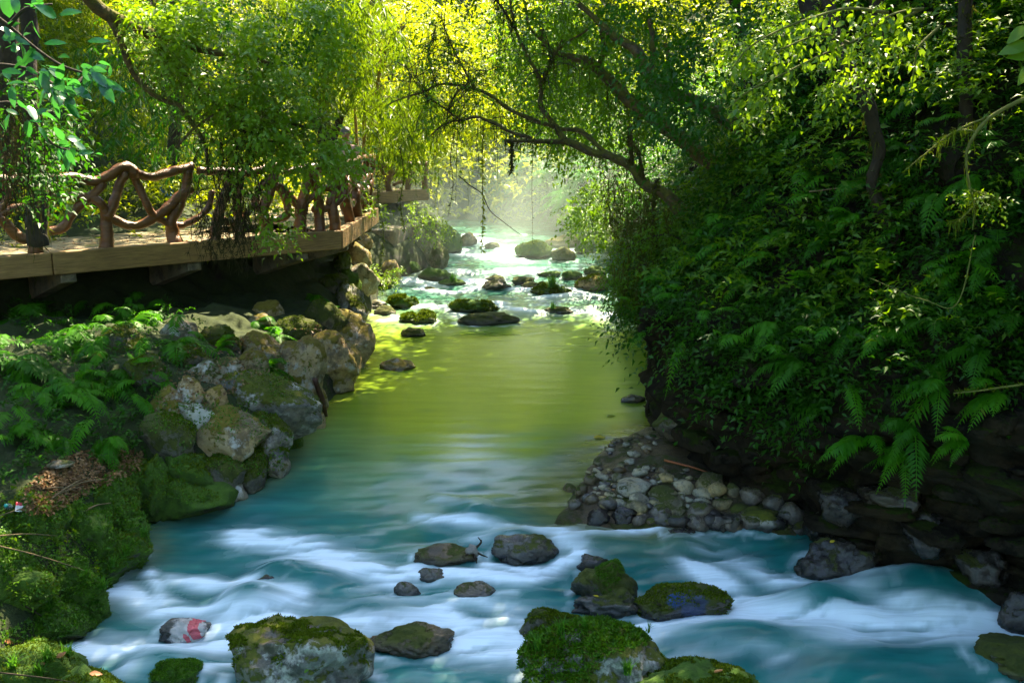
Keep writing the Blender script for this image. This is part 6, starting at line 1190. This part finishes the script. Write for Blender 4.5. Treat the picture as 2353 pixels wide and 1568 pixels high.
# litter: bottle, wrapper, blue scrap
M['bottle'] = plain('bottle', (.30, .45, .45), .08, **{'Transmission Weight': .7, 'IOR': 1.3}); M['cap'] = plain('cap', (.02, .30, .28), .4); M['wrap_white'] = plain('wrap_white', (.75, .70, .68), .4); M['wrap_red'] = plain('wrap_red', (.65, .04, .06), .4); M['blue_scrap'] = plain('blue_scrap', (.02, .22, .70), .4)
def lathe(name, prof, mat, parent, seg=18):
    a = np.linspace(0, 2 * np.pi, seg, endpoint=False); V = np.concatenate([np.stack([r * np.cos(a), r * np.sin(a), 0 * a + z], 1) for r, z in prof]); i = np.arange(len(prof) - 1)[:, None] * seg; j = np.arange(seg)[None]; j2 = (j + 1) % seg
    return obj(name, mesh_np(name, V, np.stack([i + j, i + j2, i + seg + j2, i + seg + j], -1).reshape(-1, 4), mat, smooth=True), parent)
p = hit(LG, 24, 1166); bt = empty('plastic_bottle', p, 'clear plastic bottle with a teal cap lying at the left edge', 'bottle'); lathe('bottle_body', [(.001, 0), (.032, .002), (.034, .02), (.031, .05), (.034, .08), (.034, .12), (.015, .15), (.014, .165), (.001, .166)], M['bottle'], bt); lathe('cap', [(.001, .182), (.017, .181), (.017, .163), (.0145, .162)], M['cap'], bt); bt.rotation_euler = (R(62), 0, R(15))
def crumple(name, px, py, bvh, s, mats, label):
    p = hit(bvh, px, py); t = empty(name, p + Vector((0, -.02, .02)), label, 'litter'); V, F = grid(np.linspace(-1, 1, 9), np.linspace(-1, 1, 9), lambda X, Y: .5 * fbm(np.stack([X, Y, 0 * X + px], -1).reshape(-1, 3) * 1.6, 2).reshape(X.shape)); V = V * s
    for k, m_ in enumerate(mats):
        sel = (np.arange(len(F)) // 8 // (8 // len(mats) + 1)) == k if len(mats) > 1 else np.ones(len(F), bool); obj('foil' if k == 0 else 'printed_band', mesh_np('foil', V, F[sel], m_), t)
    t.rotation_euler = (R(50), .2, .4)
crumple('wrapper', 52, 1166, LG, .05, [M['wrap_white'], M['wrap_red']], 'crumpled red and white wrapper beside the plastic bottle'); crumple('plastic_scrap', 862, 733, LALL, .09, [M['blue_scrap']], 'scrap of bright blue plastic at the water edge upstream'); crumple('plastic_scrap', 376, 444, LBVH, .2, [M['blue_scrap']], 'blue plastic scrap on the ground behind the railing')
slab = hit(LG, 140, 1072); V, F = rock_vf((.14, .09, .035), 555, 3, rough=.15, facets=8); tag(obj('flat_stone', mesh_np('flat_stone', V, F, M['rock_grey'], smooth=False), loc=slab + Vector((0, 0, .03))), 'flat pale grey stone on the leaf litter', 'stone')

# ---- the walker on the middle walkway
def person():
    p = at_y(797, 420, 20.3); x0, y0, z0 = p.x, p.y, DECK_Z - .03
    t = empty('person', (x0, y0, z0), 'person with grey hair and a pale pink top walking along the middle walkway', 'person')
    M['skin'] = plain('skin', (.42, .24, .16), .5); M['shirt'] = plain('shirt', (.72, .42, .38), .7); M['trousers'] = plain('trousers', (.06, .06, .08), .8); M['hair'] = plain('hair', (.16, .15, .16), .6)
    def skin_mesh(name, verts, edges, radii, mat, root=0, sub=2):
        me = bpy.data.meshes.new(name); me.from_pydata(verts, edges, []); me.materials.append(mat); o = obj(name, me, t)
        m = o.modifiers.new('skin', 'SKIN'); m.use_smooth_shade = True; sv = me.skin_vertices[0].data
        for i, r_ in enumerate(radii): sv[i].radius = (r_, r_)
        sv[root].use_root = True; s = o.modifiers.new('sub', 'SUBSURF'); s.levels = s.render_levels = sub; return o
    vb = [(0, 0, .92), (0, 0, 1.10), (0, .01, 1.28), (0, .02, 1.40), (0, .01, 1.48), (0, -.01, 1.55), (0, -.02, 1.63), (0, -.015, 1.69),
          (-.17, .02, 1.38), (-.22, .02, 1.16), (-.20, -.10, .96), (-.19, -.14, .88), (.17, .02, 1.38), (.22, .04, 1.16), (.22, -.02, .95), (.21, -.05, .87),
          (-.09, 0, .86), (-.10, -.06, .48), (-.10, .02, .09), (-.10, -.12, .04), (.09, 0, .86), (.10, .05, .48), (.10, .16, .09), (.10, .04, .04)]
    eb = [(0, 1), (1, 2), (2, 3), (3, 4), (4, 5), (5, 6), (6, 7), (3, 8), (8, 9), (9, 10), (10, 11), (3, 12), (12, 13), (13, 14), (14, 15), (0, 16), (16, 17), (17, 18), (18, 19), (0, 20), (20, 21), (21, 22), (22, 23)]
    rb = [.13, .125, .145, .11, .055, .075, .095, .07, .06, .047, .038, .035, .06, .047, .038, .035, .085, .058, .042, .035, .085, .058, .042, .035]
    skin_mesh('body', vb, eb, rb, M['skin'])
    skin_mesh('shirt', [(0, 0, .90), (0, 0, 1.10), (0, .01, 1.28), (0, .02, 1.41), (-.17, .02, 1.385), (-.225, .02, 1.14), (.17, .02, 1.385), (.225, .04, 1.14)], [(0, 1), (1, 2), (2, 3), (3, 4), (4, 5), (3, 6), (6, 7)], [.165, .15, .17, .12, .085, .07, .085, .07], M['shirt'])
    skin_mesh('trousers', [(0, 0, .90), (-.09, 0, .84), (-.10, -.06, .48), (-.10, .02, .12), (.09, 0, .84), (.10, .05, .48), (.10, .16, .12)], [(0, 1), (1, 2), (2, 3), (0, 4), (4, 5), (5, 6)], [.15, .105, .085, .07, .105, .085, .07], M['trousers'])
    V, F = rock_vf((.098, .11, .10), 7, 3, rough=.08, facets=0); obj('hair', mesh_np('hair', V, F, M['hair'], smooth=True), t, loc=(0, .02, 1.675))
    for s in (-1, 1):
        V, F = ico(2); obj('eye', mesh_np('eye', V * .012, F, M['hair'], smooth=True), t, loc=(s * .035, -.105, 1.64)); obj('ear', mesh_np('ear', V * [.012, .02, .03], F, M['skin'], smooth=True), t, loc=(s * .09, -.01, 1.63))
    V, F = ico(2); obj('nose', mesh_np('nose', V * [.013, .02, .022], F, M['skin'], smooth=True), t, loc=(0, -.112, 1.61)); obj('mouth', mesh_np('mouth', V * [.025, .008, .007], F, M['trousers'], smooth=True), t, loc=(0, -.10, 1.565))
    for s, bx in ((-1, (-.19, -.14, .88)), (1, (.21, -.05, .87))):
        for k, l in enumerate((.055, .075, .08, .075, .06)):
            d = Vector((s * (k - 2) * .10, -.25, -1)).normalized() if k else Vector((-s * .6, -.5, -.6)).normalized(); a = Vector(bx) + Vector((0, (k - 2) * .015, -.02)); V, F, c = tube_vf([a, a + d * l * .5, a + d * l + Vector((0, -.01, 0))], (.010, .008, .006), sides=6, n=2, knob=0); obj('finger', mesh_np('finger', V, F, M['skin'], smooth=True), t)
    t.rotation_euler = (0, 0, .2)
person()

# ---- mist and damp air
V, F = box_vf(150, 160, 1); V[:, 2] = np.where(V[:, 2] > 0, 40.0, -2.6); V[:, 1] += 45
mh = bpy.data.materials.new('haze'); mh.use_nodes = True; nt = mh.node_tree; nt.nodes.clear(); out = nt.nodes.new('ShaderNodeOutputMaterial'); pv_ = nt.nodes.new('ShaderNodeVolumePrincipled'); pv_.inputs['Color'].default_value = (.92, 1.0, .93, 1); pv_.inputs['Density'].default_value = 0.00004; pv_.inputs['Anisotropy'].default_value = .5; nt.links.new(pv_.outputs[0], out.inputs['Volume'])
hz = obj('haze', mesh_np('haze', V, F, mh), kind='stuff'); tag(hz, 'pale damp haze filling the stream valley', 'haze')
# a bank of spray mist lies over the far rapids
V, F = ico(3); V = V * [6.5, 9.5, 3.2]
mm = bpy.data.materials.new('mist'); mm.use_nodes = True; nt = mm.node_tree; nt.nodes.clear(); out = nt.nodes.new('ShaderNodeOutputMaterial'); pv_ = nt.nodes.new('ShaderNodeVolumePrincipled'); pv_.inputs['Color'].default_value = (.80, 1.0, .84, 1); pv_.inputs['Anisotropy'].default_value = .35
co = nd(nt, 'ShaderNodeTexCoord').outputs['Object']; mp = nd(nt, 'ShaderNodeMapping'); mp.inputs['Scale'].default_value = (1 / 6.5, 1 / 9.5, 1 / 3.2); nt.links.new(co, mp.inputs[0])
ln = nd(nt, 'ShaderNodeVectorMath', operation='LENGTH'); nt.links.new(mp.outputs[0], ln.inputs[0])
fo_ = math_(nt, 'SUBTRACT', 1.0, ln.outputs['Value'], True); fo_ = math_(nt, 'MULTIPLY', math_(nt, 'POWER', fo_, 1.2), .085); nt.links.new(fo_, pv_.inputs['Density']); nt.links.new(pv_.outputs[0], out.inputs['Volume'])
ms = obj('mist', mesh_np('mist', V, F, mm), loc=(.5, 30.5, .9), kind='stuff'); tag(ms, 'bank of pale spray mist over the far rapids', 'mist')
S.cycles.volume_step_rate = 4.0; S.cycles.volume_max_steps = 64
